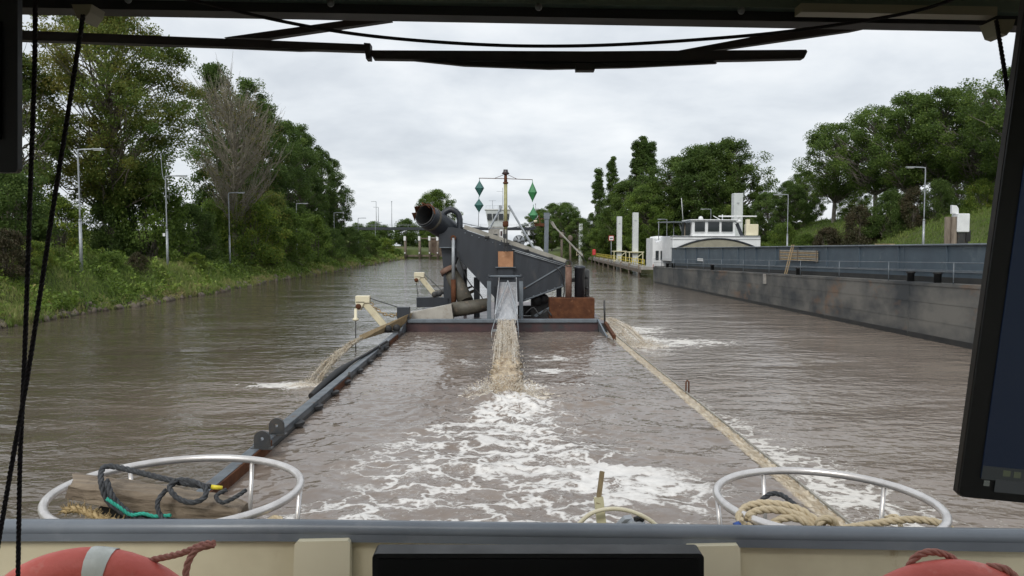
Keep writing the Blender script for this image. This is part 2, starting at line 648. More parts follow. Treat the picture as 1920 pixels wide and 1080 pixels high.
def foam_canal(X, Y):
    f = 1.0 * g2(X, Y, 6.7, 36.5, 1.5, 4.0) + 1.0 * g2(X, Y, 8.6, 36.0, 2.6, 1.5) + 0.8 * g2(X, Y, 7.4, 42.0, 2.2, 2.0)
    f += 1.0 * g2(X, Y, -7.5, 25.1, 1.1, 0.6) + 0.8 * g2(X, Y, -6.7, 25.2, 0.7, 0.7) + 0.25 * g2(X, Y, -8.8, 25.3, 0.9, 0.3)
    w = 0.55 + 1.7 * sst(25, 12, Y)
    strip = np.exp(-((X - 5.35) / w) ** 2) * sst(5.0, 5.1, X) * (0.62 + 0.38 * sst(22, 14, Y)) * sst(34, 22, Y)
    f = f + strip
    return np.clip(f, 0, 1)


me, X, Y = grid_mesh('canal_water', wx, wy, lambda X, Y: X * 0)
fattr(me, 'foam', 'POINT', foam_canal(X, Y))
silt = 0.12 + 0.88 * sst(-1, 7, X) * sst(120, 30, Y) + 0.55 * g2(X, Y, -7.0, 24, 4.0, 6) + 0.25 * sst(-20, -5, X) * sst(60, 20, Y)
fattr(me, 'silt', 'POINT', np.clip(silt, 0, 1))
o = put('canal_water', me, m_canal)
tag(o, 'rippled brown canal water between the banks', 'water', kind='structure')

# water in the hold
HX0, HX1, HY0, HY1 = -4.54, 4.70, 4.5, 35.45
LIP = 5.12                                         # outer edge of the flooded gunwale
m_hold = water_mat('hold_water', (0.180, 0.143, 0.117), (0.240, 0.197, 0.166), (0.84, 0.82, 0.79), (1.5, 4.6),
                   [(0.6, 1, 1.3, 0.035), (0.6, 1, 4.0, 0.026)], rough=0.06, spillc=((0.30, 0.215, 0.12), (0.66, 0.58, 0.45)))
dx = 0.045
hx = np.concatenate([np.arange(HX0, LIP, dx), [LIP + 0.015, LIP + 0.04, LIP + 0.07, LIP + 0.09]])
hy = np.arange(HY0, HY1 + 1e-6, 0.05)
nX, nY = len(hx), len(hy)
big = fft_noise(nX, nY, dx, 0.05, 0.5, 2.6, -1.4, 3, 1.0, 1.0)
med = fft_noise(nX, nY, dx, 0.05, 0.14, 0.6, -1.2, 4, 0.8, 1.1)
X, Y = np.meshgrid(hx, hy, indexing='ij')
JX, JY = 0.08, 20.6                                 # where the jet from the chute lands
near = np.exp(-((X - JX) / 1.6) ** 2 - ((Y - JY + 0.4) / 2.2) ** 2)
wake = np.exp(-((X - JX) / 2.6) ** 2) * sst(9, 13, Y) * sst(22, 19, Y)
amp = 0.008 + 0.035 * near + 0.014 * wake
Z = HOP + big * amp * 1.0 + med * (0.0035 + 0.014 * near + 0.004 * wake) + 0.05 * near
edge_r = sst(4.62, 4.72, X)
flow = fft_noise(nX, nY, dx, 0.05, 0.08, 0.35, -1.0, 9, 1.6, 0.8)
Z = Z * (1 - edge_r) + edge_r * (HOP - 0.02 - 0.10 * sst(4.7, LIP, X) + flow * 0.012)
Z = np.where(X > LIP, HOP - 0.12 - (X - LIP) * 7.0, Z)
Z = np.where(X < HX0 + 0.08, HOP, Z)
me, Xr, Yr = grid_mesh('hold_water', hx, hy, Z)
wv = 0.9 + 1.9 * sst(20.5, 13, Y)
foam = 0.84 * np.exp(-np.abs((X - JX - 0.05 + 0.25 * np.sin(Y * 0.9)) / wv) ** 2.6) * sst(22.2, 20.4, Y) * (0.55 + 0.45 * sst(10.0, 15.0, Y))
foam += 0.75 * g2(X, Y, 1.8, 24.2, 1.3, 0.8) + 0.6 * g2(X, Y, 1.6, 21.8, 1.4, 0.5) + 0.6 * g2(X, Y, -1.3, 26.0, 0.9, 1.0) + 0.6 * g2(X, Y, 1.6, 27, 1.3, 1.1) + 0.7 * g2(X, Y, JX, 21.2, 1.1, 0.7)
foam += 0.45 * g2(X, Y, -2.6, 11.0, 1.0, 0.8) + 0.5 * g2(X, Y, 2.4, 12.5, 1.2, 1.4) + 0.2 * g2(X, Y, -2.0, 13.0, 0.7, 1.5)
foam = np.clip(foam, 0, 1) * (1 - edge_r)
foam = np.where((X > LIP - 0.03) & (X < LIP + 0.02), 1.0, foam)
fattr(me, 'foam', 'POINT', foam)
fattr(me, 'silt', 'POINT', np.clip(0.35 + 0.3 * fft_noise(nX, nY, dx, 0.05, 1.5, 9, -1.5, 7), 0, 1))
fattr(me, 'spill', 'POINT', edge_r)
tag(put('hold_water', me, m_hold), 'muddy water filling the barge hold, laced with white foam', 'water', kind='structure')

# ================================================================ VEGETATION
def leaves_mesh(name, C, size, tint, rng, up=0.35, aspect=0.62, blade=False):
    """one rhombic leaf blade for every centre"""
    n = len(C)
    nrm = rng.randn(n, 3); nrm[:, 2] = np.abs(nrm[:, 2]) + up
    nrm /= np.linalg.norm(nrm, axis=1)[:, None]
    a = rng.randn(n, 3)
    if blade:                                        # upright grass
        nrm[:, 2] *= 0.15; nrm /= np.linalg.norm(nrm, axis=1)[:, None]
        a = a * 0.35 + np.array([0, 0, 1.0])
    a -= nrm * (a * nrm).sum(1)[:, None]
    a /= np.linalg.norm(a, axis=1)[:, None] + 1e-9
    b = np.cross(nrm, a)
    s = (size * (0.7 + 0.6 * rng.rand(n)))[:, None] * 0.5
    droop = nrm * s * 0.35
    V = np.stack([C - a * s, C + b * s * aspect + droop, C + a * s, C - b * s * aspect + droop], 1).reshape(-1, 3)
    F = np.arange(n * 4).reshape(n, 4)
    me = np_mesh(name, V, F)
    fattr(me, 'tint', 'FACE', np.clip(tint, 0, 1))
    return me


def limbs_mesh(name, paths, n=5):
    V, F = [], []
    base = 0
    for pts, rs in paths:
        pts = np.asarray(pts, float); m = len(pts)
        d = np.gradient(pts, axis=0); d /= np.linalg.norm(d, axis=1)[:, None] + 1e-9
        ref = np.array([0.31, 0.95, 0.05])
        x = np.cross(d, ref); x /= np.linalg.norm(x, axis=1)[:, None] + 1e-9
        y = np.cross(d, x)
        t = np.arange(n) * 2 * np.pi / n
        ring = pts[:, None, :] + np.asarray(rs)[:, None, None] * (np.cos(t)[None, :, None] * x[:, None, :] + np.sin(t)[None, :, None] * y[:, None, :])
        V.append(ring.reshape(-1, 3))
        I = base + np.arange(m * n).reshape(m, n)
        J = np.roll(I, -1, 1)
        F.append(np.stack([I[:-1], J[:-1], J[1:], I[1:]], -1).reshape(-1, 4))
        base += m * n
    me = np_mesh(name, np.concatenate(V), np.concatenate(F))
    smooth(me)
    return me


def grow(seed, H, W, base, shape, n_cl, n_lf, lsize, cl_r, r0, ascend=0.8, hollow=0.35, tint=(0.5, 0.22, 0.18), twig=0, lean=0.0, flat=0.75, tintfn=None, skip=1):
    """a tree: returns (limbs mesh, leaves mesh), standing on the origin"""
    rng = RS(seed)
    lsize, n_lf = lsize * 0.82, n_lf * 1.45
    paths = []
    tz = np.linspace(0, 1, 9)
    ph = rng.rand(4) * 6.28
    tr = np.stack([lean * H * tz ** 1.5 + 0.02 * H * np.sin(tz * 3 + ph[0]) * tz, 0.02 * H * np.sin(tz * 3.4 + ph[1]) * tz, tz * H * 0.9], 1)
    paths.append((tr, r0 * (1 - tz) ** 0.8 + 0.03))
    t = rng.rand(n_cl)
    if shape == 'round': prof = lambda q: np.sqrt(np.clip(1 - (2 * q - 1) ** 2, 0.02, 1)) ** 0.9
    elif shape == 'oval': prof = lambda q: np.sin(np.pi * np.clip(q * 0.93 + 0.05, 0, 1)) ** 0.65
    elif shape == 'fan': prof = lambda q: np.clip(0.35 + 0.9 * q, 0, 1) * np.sqrt(np.clip(1 - np.clip((q - 0.5) / 0.52, 0, 1) ** 2, 0.03, 1))
    elif shape == 'spire': prof = lambda q: np.clip(q * 6, 0.3, 1) * np.clip(1.06 - q, 0.02, 1) ** 0.55
    else: prof = lambda q: np.sqrt(np.clip(1 - q ** 2.2, 0.03, 1))      # dome: bushes
    ang = rng.rand(n_cl) * 2 * np.pi
    lump = 0.82 + 0.2 * np.sin(3 * ang + ph[2] + 5 * t) + 0.14 * np.sin(5 * ang - ph[3] + 11 * t)
    rho = (hollow + (1 - hollow) * np.sqrt(rng.rand(n_cl))) * prof(t) * lump * W / 2
    zc = base + t * (H - base)
    axis = np.stack([np.interp(zc / (H * 0.9), tz, tr[:, 0]), np.interp(zc / (H * 0.9), tz, tr[:, 1])], 1)
    C = np.stack([axis[:, 0] + rho * np.cos(ang), axis[:, 1] + rho * np.sin(ang), zc], 1)
    for i in range(n_cl):
        if (shape == 'dome' and i % 3) or i % skip: continue
        z0 = max(C[i, 2] - rho[i] * ascend - 0.3, base * 0.75 if shape != 'dome' else 0.05)
        p0 = np.array([np.interp(z0 / (H * 0.9), tz, tr[:, 0]), np.interp(z0 / (H * 0.9), tz, tr[:, 1]), z0])
        if shape == 'dome': p0 = np.array([rng.randn() * 0.25 * W * 0.3, rng.randn() * 0.25 * W * 0.3, 0.0])
        s = np.linspace(0, 1, 5)[:, None]
        mid = p0 * (1 - s) + C[i] * s
        mid[:, 2] += (s[:, 0] * (1 - s[:, 0])) * rho[i] * (0.25 - 0.5 * (rng.rand() < 0.5))
        mid[1:-1] += rng.randn(3, 3) * 0.05 * (rho[i] + 0.4)
        rr = r0 * (0.16 + 0.14 * rng.rand()) * (1 - s[:, 0]) ** 0.9 + 0.018
        paths.append((mid, rr))
        for k in range(twig):
            f0 = 0.45 + 0.55 * rng.rand()
            q0 = p0 * (1 - f0) + C[i] * f0
            out = C[i] - p0; out /= np.linalg.norm(out) + 1e-6
            dirv = out + rng.randn(3) * 0.38 + np.array([0, 0, 0.55]); dirv /= np.linalg.norm(dirv)
            ln = (0.8 + 1.8 * rng.rand()) * cl_r
            ss = np.linspace(0, 1, 4)[:, None]
            q = q0 + dirv * ss * ln + np.array([0, 0, 1]) * ss ** 2 * ln * 0.12 + rng.randn(4, 3) * 0.03 * ln * ss
            paths.append((q, 0.030 * (1 - ss[:, 0]) + 0.010))
    limbs = limbs_mesh('limbs', paths)
    # leaves, in clumps
    cl = np.repeat(np.arange(n_cl), rng.poisson(n_lf, n_cl) if n_lf else 0)
    n = len(cl)
    off = rng.randn(n, 3)
    rr = np.linalg.norm(off, axis=1)[:, None] + 1e-6
    rad_ = (rng.rand(n, 1) ** 0.45)
    scale = cl_r * (0.65 + 0.7 * rng.rand(n_cl))[cl][:, None]
    P = C[cl] + off / rr * rad_ * scale * np.array([1, 1, flat])
    if shape == 'dome': P[:, 2] = np.maximum(P[:, 2], 0.05)
    tn = tint[0] + tint[1] * rng.randn(n_cl)[cl] * 0.6 + tint[2] * rng.randn(n)
    if tintfn: tn = tn + tintfn(P)
    lv = leaves_mesh('leaves', P, np.full(n, lsize), tn, rng)
    return limbs, lv


m_bark = surf('grey_bark', (0.19, 0.17, 0.14), (0.11, 0.095, 0.078), scale=6, rough=0.9, bump=0.8, bscale=12, stretch=(1, 1, 0.25), spec=0.2)
m_barkp = surf('pale_bark', (0.22, 0.20, 0.17), (0.10, 0.09, 0.075), scale=5, rough=0.9, bump=0.8, bscale=12, stretch=(1, 1, 0.25), spec=0.2)
m_twig = surf('bare_twig_bark', (0.27, 0.25, 0.20), (0.19, 0.17, 0.135), scale=4, rough=0.9, spec=0.2)
m_lf_poplar = leaf_mat('poplar_leaf', [(0.084, 0.134, 0.033), (0.140, 0.196, 0.046), (0.207, 0.224, 0.055), (0.280, 0.241, 0.066)], 0.52)
m_lf_dark = leaf_mat('dark_leaf', [(0.068, 0.112, 0.034), (0.122, 0.191, 0.050), (0.204, 0.280, 0.075)], 0.52)
m_lf_mid = leaf_mat('mid_green_leaf', [(0.080, 0.125, 0.032), (0.156, 0.241, 0.051), (0.273, 0.350, 0.068)], 0.52)
m_lf_right = leaf_mat('elm_leaf', [(0.066, 0.105, 0.032), (0.122, 0.190, 0.045), (0.228, 0.301, 0.068)], 0.52)
m_lf_dry = leaf_mat('dry_leaf', [(0.105, 0.117, 0.037), (0.191, 0.172, 0.059), (0.246, 0.206, 0.078)], 0.52)
m_lf_bush = leaf_mat('shrub_leaf', [(0.069, 0.111, 0.028), (0.146, 0.224, 0.044), (0.263, 0.335, 0.056), (0.420, 0.358, 0.070)], 0.52)
m_lf_red = leaf_mat('russet_leaf', [(0.050, 0.062, 0.026), (0.082, 0.070, 0.038), (0.115, 0.080, 0.050)], 0.2)
m_lf_herb = leaf_mat('herb_leaf', [(0.070, 0.111, 0.024), (0.146, 0.229, 0.038), (0.220, 0.294, 0.056), (0.335, 0.286, 0.107)], 0.3, objvar=0.0)


def plant(kind, name, limb_me, leaf_me, mb, ml, x, y, label, group, s=1.0, rz=0.0, sz=None, dz=-0.15, part=('trunk', 'crown')):
    z = float(hfun(x, y)) + dz
    e_ = empty(name, (x, y, z), label, kind, group)
    e_.rotation_euler = (0, 0, rz)
    e_.scale = (s, s, sz or s)
    put(part[0], limb_me, mb, e_, False)
    put(part[1], leaf_me, ml, e_, False)
    return e_


def px_x(u, y):
    """X of photo column u at distance y"""
    return at(u, 460, y).x


ORD = ['nearest', 'second', 'third', 'fourth', 'fifth', 'sixth', 'seventh', 'eighth', 'ninth', 'tenth', 'eleventh', 'twelfth']
# the big yellowing poplar
lm, lf = grow(11, 27.5, 21.0, 6.0, 'oval', 430, 140, 0.31, 1.25, 0.42, ascend=0.95, hollow=0.28, tint=(0.55, 0.24, 0.15), twig=0, skip=2,
              tintfn=lambda P: -0.028 * P[:, 0] + 0.010 * (P[:, 2] - 15))
plant('tree', 'poplar_tree', lm, lf, m_bark, m_lf_poplar, px_x(212, 84), 84, 'tall broad poplar with yellowing leaves, highest tree on the left bank', None)
lm, lf = grow(12, 20.0, 11.0, 3.0, 'oval', 130, 95, 0.36, 1.2, 0.35, ascend=1.0, hollow=0.2, tint=(0.3, 0.2, 0.16), twig=1)
plant('tree', 'poplar_tree', lm, lf, m_bark, m_lf_poplar, px_x(35, 76), 76, 'half hidden poplar behind the cords at the far left edge', None)
# nearly bare tree
lm, lf = grow(21, 23.8, 16.0, 5.0, 'fan', 120, 26, 0.30, 1.7, 0.42, ascend=1.05, hollow=0.1, tint=(0.3, 0.3, 0.25), twig=9)
plant('tree', 'bare_tree', lm, lf, m_twig, m_lf_dry, px_x(440, 106), 106, 'almost leafless brown tree between the yellowing poplar and the dark tree row', None)
# dark row
row = [grow(31 + k, 28.5, 12.5, 3.0, 'oval', 190, 125, 0.40, 1.25, 0.4, ascend=0.9, hollow=0.3, tint=(0.4, 0.25, 0.18)) for k in range(3)]
for i in range(8):
    y = 122 + i * 11.5
    k = i % 3
    plant('tree', 'dark_poplar_tree', row[k][0], row[k][1], m_bark, m_lf_dark, -44.5 + 0.8 * math.sin(i * 2.1) - 0.01 * i, y,
          'dense dark green poplar, %s in the row behind the left bank street lamps' % ORD[i], 'dark poplar row on the left bank', 1.03 - 0.026 * i + 0.03 * math.sin(i * 1.7), i * 1.3)
# bushes on the left bank
bush = [grow(51 + k, 6.0, 8.0, 0.2, 'dome', 120, 95, 0.27, 0.85, 0.16, hollow=0.45, tint=(0.42, 0.22, 0.18)) for k in range(4)]
LB = [  # u, y, scale, zscale, material, variant, look
    (18, 62, 1.0, 0.95, m_lf_dark, 0, 'dark hawthorn bush on the bank behind the left cords'),
    (110, 74, 0.9, 0.9, m_lf_bush, 1, 'green shrub behind the nearest left street lamp'),
    (275, 86, 1.35, 1.75, m_lf_mid, 2, 'tall leafy green thicket behind the second left street lamp'),
    (215, 84, 0.9, 1.15, m_lf_dark, 3, 'dark shrub under the yellowing poplar'),
    (355, 96, 1.0, 1.15, m_lf_dark, 1, 'dark shrub left of the third left street lamp'),
    (400, 108, 1.0, 1.3, m_lf_mid, 0, 'green shrub under the bare tree'),
    (472, 108, 1.35, 1.5, m_lf_bush, 3, 'broad yellow-green shrub right of the third left street lamp'),
    (510, 122, 1.0, 1.75, m_lf_poplar, 2, 'yellow topped shrub in front of the dark trees'),
    (538, 122, 1.15, 1.35, m_lf_mid, 1, 'green shrub left of the fourth left street lamp'),
    (585, 138, 1.15, 1.45, m_lf_mid, 0, 'green shrub right of the fourth left street lamp'),
    (618, 160, 1.0, 1.0, m_lf_dark, 2, 'dark shrub left of the fifth left street lamp'),
    (655, 182, 1.2, 1.1, m_lf_dark, 3, 'dark shrub right of the fifth left street lamp'),
    (690, 215, 1.2, 1.0, m_lf_mid, 1, 'green shrub where the left bank narrows in the distance'),
    (722, 250, 1.1, 0.8, m_lf_bush, 0, 'low shrub beside the bare earth slope'),
    (745, 262, 0.5, 0.45, m_lf_mid, 2, 'small bush beside the timber guide wall'),
]
for i, (u, y, s, sz, ml, k, look) in enumerate(LB):
    plant('bush', 'bush', bush[k][0], bush[k][1], m_bark, ml, px_x(u, y), y, look, None, s, i * 1.9, sz, part=('stems', 'foliage'))
# right bank trees: row with visible trunks
rr_ = [grow(71 + k, 15.5, 14.5, 4.4, 'round', 165, 120, 0.31, 1.05, 0.34, ascend=0.75, hollow=0.35, tint=(0.42, 0.24, 0.18), lean=0.02) for k in range(3)]
RT = [(1562, 122, 0.98), (1640, 112, 1.02), (1700, 105, 1.05), (1762, 101, 1.02), (1835, 96, 0.98), (1905, 86, 1.0), (1990, 80, 1.0)]
for i, (u, y, s) in enumerate(RT):
    k = i % 3
    x = px_x(u, y)
    lab = ['leftmost', 'second', 'third', 'fourth', 'fifth', 'sixth', 'seventh'][i]
    plant('tree', 'dike_tree', rr_[k][0], rr_[k][1], m_barkp, m_lf_right, x, y,
          '%s of the round crowned trees with bare trunks on the right dike' % lab if i == 0 else '%s from the left of the round crowned trees with bare trunks on the right dike' % lab,
          'trees with bare trunks on the right dike', s, i * 2.2)
# clump further on
cl_ = [grow(81 + k, 21.0, 17.0, 2.0, 'round', 260, 130, 0.42, 1.35, 0.45, ascend=0.8, hollow=0.45, tint=(0.42, 0.26, 0.18)) for k in range(3)]
CT = [(1368, 172, 1.12, m_lf_right, 'big round tree behind the moored ship wheelhouse'),
      (1318, 176, 1.14, m_lf_dark, 'dark round tree behind the lamp left of the ship wheelhouse'),
      (1265, 180, 1.08, m_lf_right, 'round tree behind the ship aft cabin'),
      (1218, 178, 0.86, m_lf_mid, 'bright green tree rising behind the white mooring posts'),
      (1185, 192, 0.98, m_lf_right, 'broad green tree behind the tallest pair of white posts'),
      (1148, 205, 0.80, m_lf_mid, 'lower green tree left of the white post pair'),
      (1120, 225, 0.75, m_lf_right, 'green tree beside the left spire poplar'),
      (1088, 262, 0.78, m_lf_right, 'tree behind the lone white post'),
      (1062, 290, 0.86, m_lf_dark, 'distant tree right of the dredging plant davit'),
      (1035, 320, 0.93, m_lf_right, 'distant tree behind the right green day shapes'),
      (1008, 350, 0.95, m_lf_right, 'distant tree at the end of the right hand tree line'),
      (818, 400, 1.42, m_lf_mid, 'lone round tree in the distance above the discharge pipe')]
for i, (u, y, s, ml, look) in enumerate(CT):
    k = i % 3
    plant('tree', 'round_tree', cl_[k][0], cl_[k][1], m_bark, ml, px_x(u, y), y, look, None, s, i * 1.7, dz=-0.5)
sp_ = [grow(91 + k, 29.0, 6.6, 1.0, 'spire', 190, 90, 0.42, 0.85, 0.3, ascend=2.2, hollow=0.3, tint=(0.35, 0.2, 0.15)) for k in range(2)]
for i, (u, y, s, look) in enumerate([(1124, 235, 1.05, 'slender spire poplar, first from the left on the right bank'), (1149, 240, 1.10, 'slender spire poplar, second from the left on the right bank'),
                                     (1188, 236, 1.18, 'third slender spire poplar, rising above the bright green tree'), (1206, 236, 1.24, 'fourth and tallest slender spire poplar in the tree clump'), (1222, 240, 1.18, 'fifth slender spire poplar, half sunk in the clump')]):
    plant('tree', 'spire_poplar', sp_[i % 2][0], sp_[i % 2][1], m_bark, m_lf_dark, px_x(u, y), y, look, None, s, i * 1.1, dz=-0.5)
# mid trees between the groups
MT = [(1440, 138, 0.44, m_lf_dark, 'small dark tree right of the ship wheelhouse'), (1478, 132, 0.46, m_lf_dark, 'dark tree behind the third right street lamp'), (1512, 140, 0.46, m_lf_right, 'small tree left of the trees with bare trunks'),
      (1600, 142, 0.40, m_lf_mid, 'tree standing behind the gap of the leftmost bare trunks'), (1680, 136, 0.40, m_lf_dark, 'background tree seen between the bare trunks'), (1790, 124, 0.44, m_lf_mid, 'background tree left of the mooring dolphin'),
      (1860, 112, 0.44, m_lf_dark, 'background tree right of the mooring dolphin')]
for i, (u, y, s, ml, look) in enumerate(MT):
    k = (i + 1) % 3
    plant('tree', 'round_tree', cl_[k][0], cl_[k][1], m_bark, ml, px_x(u, y), y, look, None, s, i * 2.7, dz=-0.6)
# shrubs on the right dike
RB = [(1430, 104, 0.42, 0.6, m_lf_bush, 0, 'low green shrub at the foot of the right dike'), (1512, 104, 0.62, 0.62, m_lf_mid, 1, 'green shrub left of the russet bush'), (1553, 100, 0.62, 0.72, m_lf_red, 2, 'russet red bush on the grass slope'),
      (1612, 98, 0.68, 0.85, m_lf_red, 3, 'dark brownish bush under the second bare trunk'), (1668, 96, 0.72, 0.95, m_lf_dark, 0, 'dark bush left of the right street lamp'), (1712, 94, 0.6, 0.8, m_lf_red, 1, 'brownish bush behind the right street lamp'),
      (1758, 92, 0.58, 0.75, m_lf_dark, 2, 'dark bush between street lamp and mooring dolphin'), (1838, 88, 0.5, 0.6, m_lf_bush, 3, 'green bush right of the mooring dolphin'), (1470, 118, 0.7, 0.8, m_lf_mid, 2, 'green shrub right of the third right lamp'), (1120, 215, 0.8, 0.7, m_lf_mid, 1, 'green shrub on the far right bank beside the yellow railing')]
for i, (u, y, s, sz, ml, k, look) in enumerate(RB):
    plant('bush', 'bush', bush[k][0], bush[k][1], m_bark, ml, px_x(u, y), y, look, None, s, i * 1.4, sz, part=('stems', 'foliage'))


def cover(name, n, xf, yf, size, seed, mat, label, hmax=0.5, tint=(0.36, 0.3), patch=None, blade=False, keep=None):
    """uncountable low plants on the slope"""
    rng = RS(seed)
    Y = yf(rng, n)
    X = xf(rng, n, Y)
    clump = np.sin(X * 0.9 + 1.7 * np.sin(Y * 0.31)) * np.sin(Y * 0.55 + 2.0 * np.sin(X * 0.37)) + 0.5 * np.sin(X * 2.3 + Y * 1.9)
    Z = hfun(X, Y) + rng.rand(n) ** 1.5 * hmax * np.clip(0.9 + 0.7 * clump, 0.25, 2.0)
    tn = tint[0] + 0.16 * np.sin(X * 0.5 + Y * 0.23) + 0.13 * clump + tint[1] * rng.randn(n) * 0.6
    if patch is not None: tn = tn + patch(X, Y)
    if keep is not None:
        k = keep(X, Y, rng)
        X, Y, Z, tn = X[k], Y[k], Z[k], tn[k]; n = len(X)
    me = leaves_mesh(name, np.stack([X, Y, Z], 1), size * (0.7 + 0.6 * rng.rand(n)) * (1 + (Y - 50).clip(0, 200) / 140), tn, rng, up=0.5, aspect=0.12 if blade else 0.5, blade=blade)
    return tag(put(name, me, mat), label, 'plants', kind='stuff')


def y_near(rng, n, a=38, b=255):
    return a * (b / a) ** rng.rand(n)


m_lf_grass = leaf_mat('bank_grass', [(0.122, 0.187, 0.041), (0.179, 0.252, 0.057), (0.273, 0.287, 0.103), (0.389, 0.323, 0.166)], 0.4, objvar=0.0)


def patches(X, Y, s=1.0, ph=0.0):
    return np.sin(X * 0.55 * s + 1.9 * np.sin(Y * 0.17 * s + ph)) * np.sin(Y * 0.31 * s + 1.6 * np.sin(X * 0.41 * s + ph)) + 0.45 * np.sin(1.7 * X * s + 1.3 * Y * s + ph)


cover('ground_cover', 95000, lambda r, n, Y: bank_left(Y) - 0.3 - 17 * r.rand(n) ** 1.3, lambda r, n: y_near(r, n), 0.26, 5, m_lf_herb, 'nettles and brambles covering the left bank in dark green patches',
      hmax=0.75, keep=lambda X, Y, r: patches(X, Y) + 0.35 * r.randn(len(X)) > 0.05)
cover('bank_grass', 130000, lambda r, n, Y: bank_left(Y) + 0.25 - 15 * r.rand(n) ** 1.5, lambda r, n: y_near(r, n), 0.42, 15, m_lf_grass, 'light green and straw coloured grass on the left bank, thickest at the waterline', hmax=0.4, tint=(0.3, 0.28), blade=True,
      patch=lambda X, Y: 0.38 * (np.abs(bank_left(Y) - X - 0.6) < 0.9) * (patches(X, Y, 1.6, 2.0) > -0.1), keep=lambda X, Y, r: (patches(X, Y, 1.0) < 0.35) | (r.rand(len(X)) < 0.35))
cover('dike_grass', 90000, lambda r, n, Y: bank_right(Y) + 3.0 + 30 * r.rand(n), lambda r, n: y_near(r, n, 55, 240), 0.42, 6, m_lf_grass, 'bright green grass covering the right dike slope', hmax=0.35, tint=(0.14, 0.2), blade=True)
# low scrub standing on the slope
for i, (u, y, s, sz, ml, k, look) in enumerate([(10, 52, 0.42, 0.50, m_lf_red, 1, 'brown withered scrub at the left edge of the bank'), (60, 56, 0.36, 0.36, m_lf_bush, 2, 'low bramble mound left of the nearest left lamp'), (205, 66, 0.34, 0.30, m_lf_mid, 0, 'low nettle mound between the first two left lamps'),
        (258, 70, 0.30, 0.30, m_lf_red, 3, 'low brownish weed mound left of the second left lamp'), (365, 84, 0.34, 0.28, m_lf_bush, 1, 'low weed mound between second and third left lamps'), (500, 112, 0.40, 0.30, m_lf_red, 2, 'low brownish weed mound left of the fourth left lamp')]):
    plant('bush', 'scrub', bush[k][0], bush[k][1], m_bark, ml, px_x(u, y), y, look, None, s, i * 1.9, sz, part=('stems', 'foliage'))

# rubble along the waterline
rng = RS(8)
m_stone = surf('rubble_stone', (0.15, 0.125, 0.095), (0.085, 0.068, 0.05), scale=2.0, rough=0.85, bump=0.6, bscale=9, wear=(0.06, 0.075, 0.03), wlo=0.55, whi=0.7, wscale=0.8)
V, F = [], []
ico = [(-1, -1, -1), (1, -1, -1), (1, 1, -1), (-1, 1, -1), (-.7, -.6, 1), (.7, -.7, .8), (.6, .7, 1), (-.7, .6, .9)]
fq = [(0, 3, 2, 1), (4, 5, 6, 7), (0, 1, 5, 4), (1, 2, 6, 5), (2, 3, 7, 6), (3, 0, 4, 7)]
n = 620
ys_ = y_near(rng, n, 38, 250)
for i in range(n):
    y = ys_[i]
    x = float(bank_left(y)) + 0.35 - 1.1 * rng.rand()
    s = (0.12 + 0.22 * rng.rand() ** 2) * (1 + max(0, y - 60) / 200)
    M = Euler(rng.rand(3) * 6.28).to_matrix()
    z = max(float(hfun(x, y)), 0.0) + 0.04
    b = len(V)
    for q in ico:
        p = M @ Vector((q[0] * s * (0.7 + 0.5 * rng.rand()), q[1] * s * 0.8, q[2] * s * 0.55))
        V.append((x + p.x, y + p.y, z + p.z))
    F += [tuple(k + b for k in f) for f in fq]
me = np_mesh('rubble', V, F)
tag(put('rubble', me, m_stone), 'loose stones along the left waterline', 'stones', kind='stuff')

# ================================================================ MATERIALS OF BUILT THINGS
m_slate = surf('slate_paint', (0.027, 0.032, 0.041), (0.020, 0.024, 0.031), scale=1.6, rough=0.45, stretch=(1.6, 1.6, 0.35), wear=(0.058, 0.057, 0.056), wlo=0.57, whi=0.76, wscale=1.9, bump=0.12, bscale=5)
m_slate2 = surf('worn_steel_blue_paint', (0.155, 0.18, 0.205), (0.11, 0.13, 0.15), scale=2.0, rough=0.45, wear=(0.12, 0.075, 0.05), wlo=0.62, whi=0.70, wscale=3.5, bump=0.1, bscale=8)
m_black = surf('black_rubber', (0.012, 0.012, 0.013), (0.020, 0.020, 0.021), scale=9, rough=0.6)
m_darkst = surf('dark_steel', (0.030, 0.032, 0.035), (0.05, 0.048, 0.045), scale=5, rough=0.5, wear=(0.10, 0.055, 0.03), wlo=0.6, whi=0.72, wscale=4)
m_maroon = surf('maroon_primer', (0.085, 0.045, 0.045), (0.050, 0.030, 0.034), scale=1.5, rough=0.35, wear=(0.04, 0.042, 0.046), wlo=0.5, whi=0.62, wscale=0.9)
m_rust = surf('rust', (0.12, 0.048, 0.022), (0.075, 0.030, 0.016), scale=3, rough=0.8, bump=0.5, bscale=25, wear=(0.18, 0.085, 0.045), wlo=0.6, whi=0.7, wscale=5, spec=0.2)
m_rustp = surf('pale_rust', (0.20, 0.125, 0.095), (0.14, 0.08, 0.06), scale=4, rough=0.75, bump=0.3, bscale=25, spec=0.25)
m_orange = surf('rusted_orange_plate', (0.40, 0.205, 0.105), (0.33, 0.16, 0.08), scale=2.5, rough=0.7, wear=(0.45, 0.27, 0.16), wlo=0.58, whi=0.7, wscale=3)
m_olive = surf('muddy_pipe', (0.105, 0.095, 0.072), (0.065, 0.058, 0.046), scale=2.5, rough=0.6, wear=(0.16, 0.125, 0.09), wlo=0.58, whi=0.7, wscale=2.5)
m_tan = surf('tan_launder', (0.40, 0.30, 0.17), (0.32, 0.235, 0.13), scale=3, rough=0.6, wear=(0.24, 0.16, 0.09), wlo=0.58, whi=0.72, wscale=4)
m_putty = surf('putty_launder', (0.42, 0.395, 0.35), (0.34, 0.315, 0.275), scale=2, rough=0.6, wear=(0.25, 0.20, 0.15), wlo=0.6, whi=0.72, wscale=3)
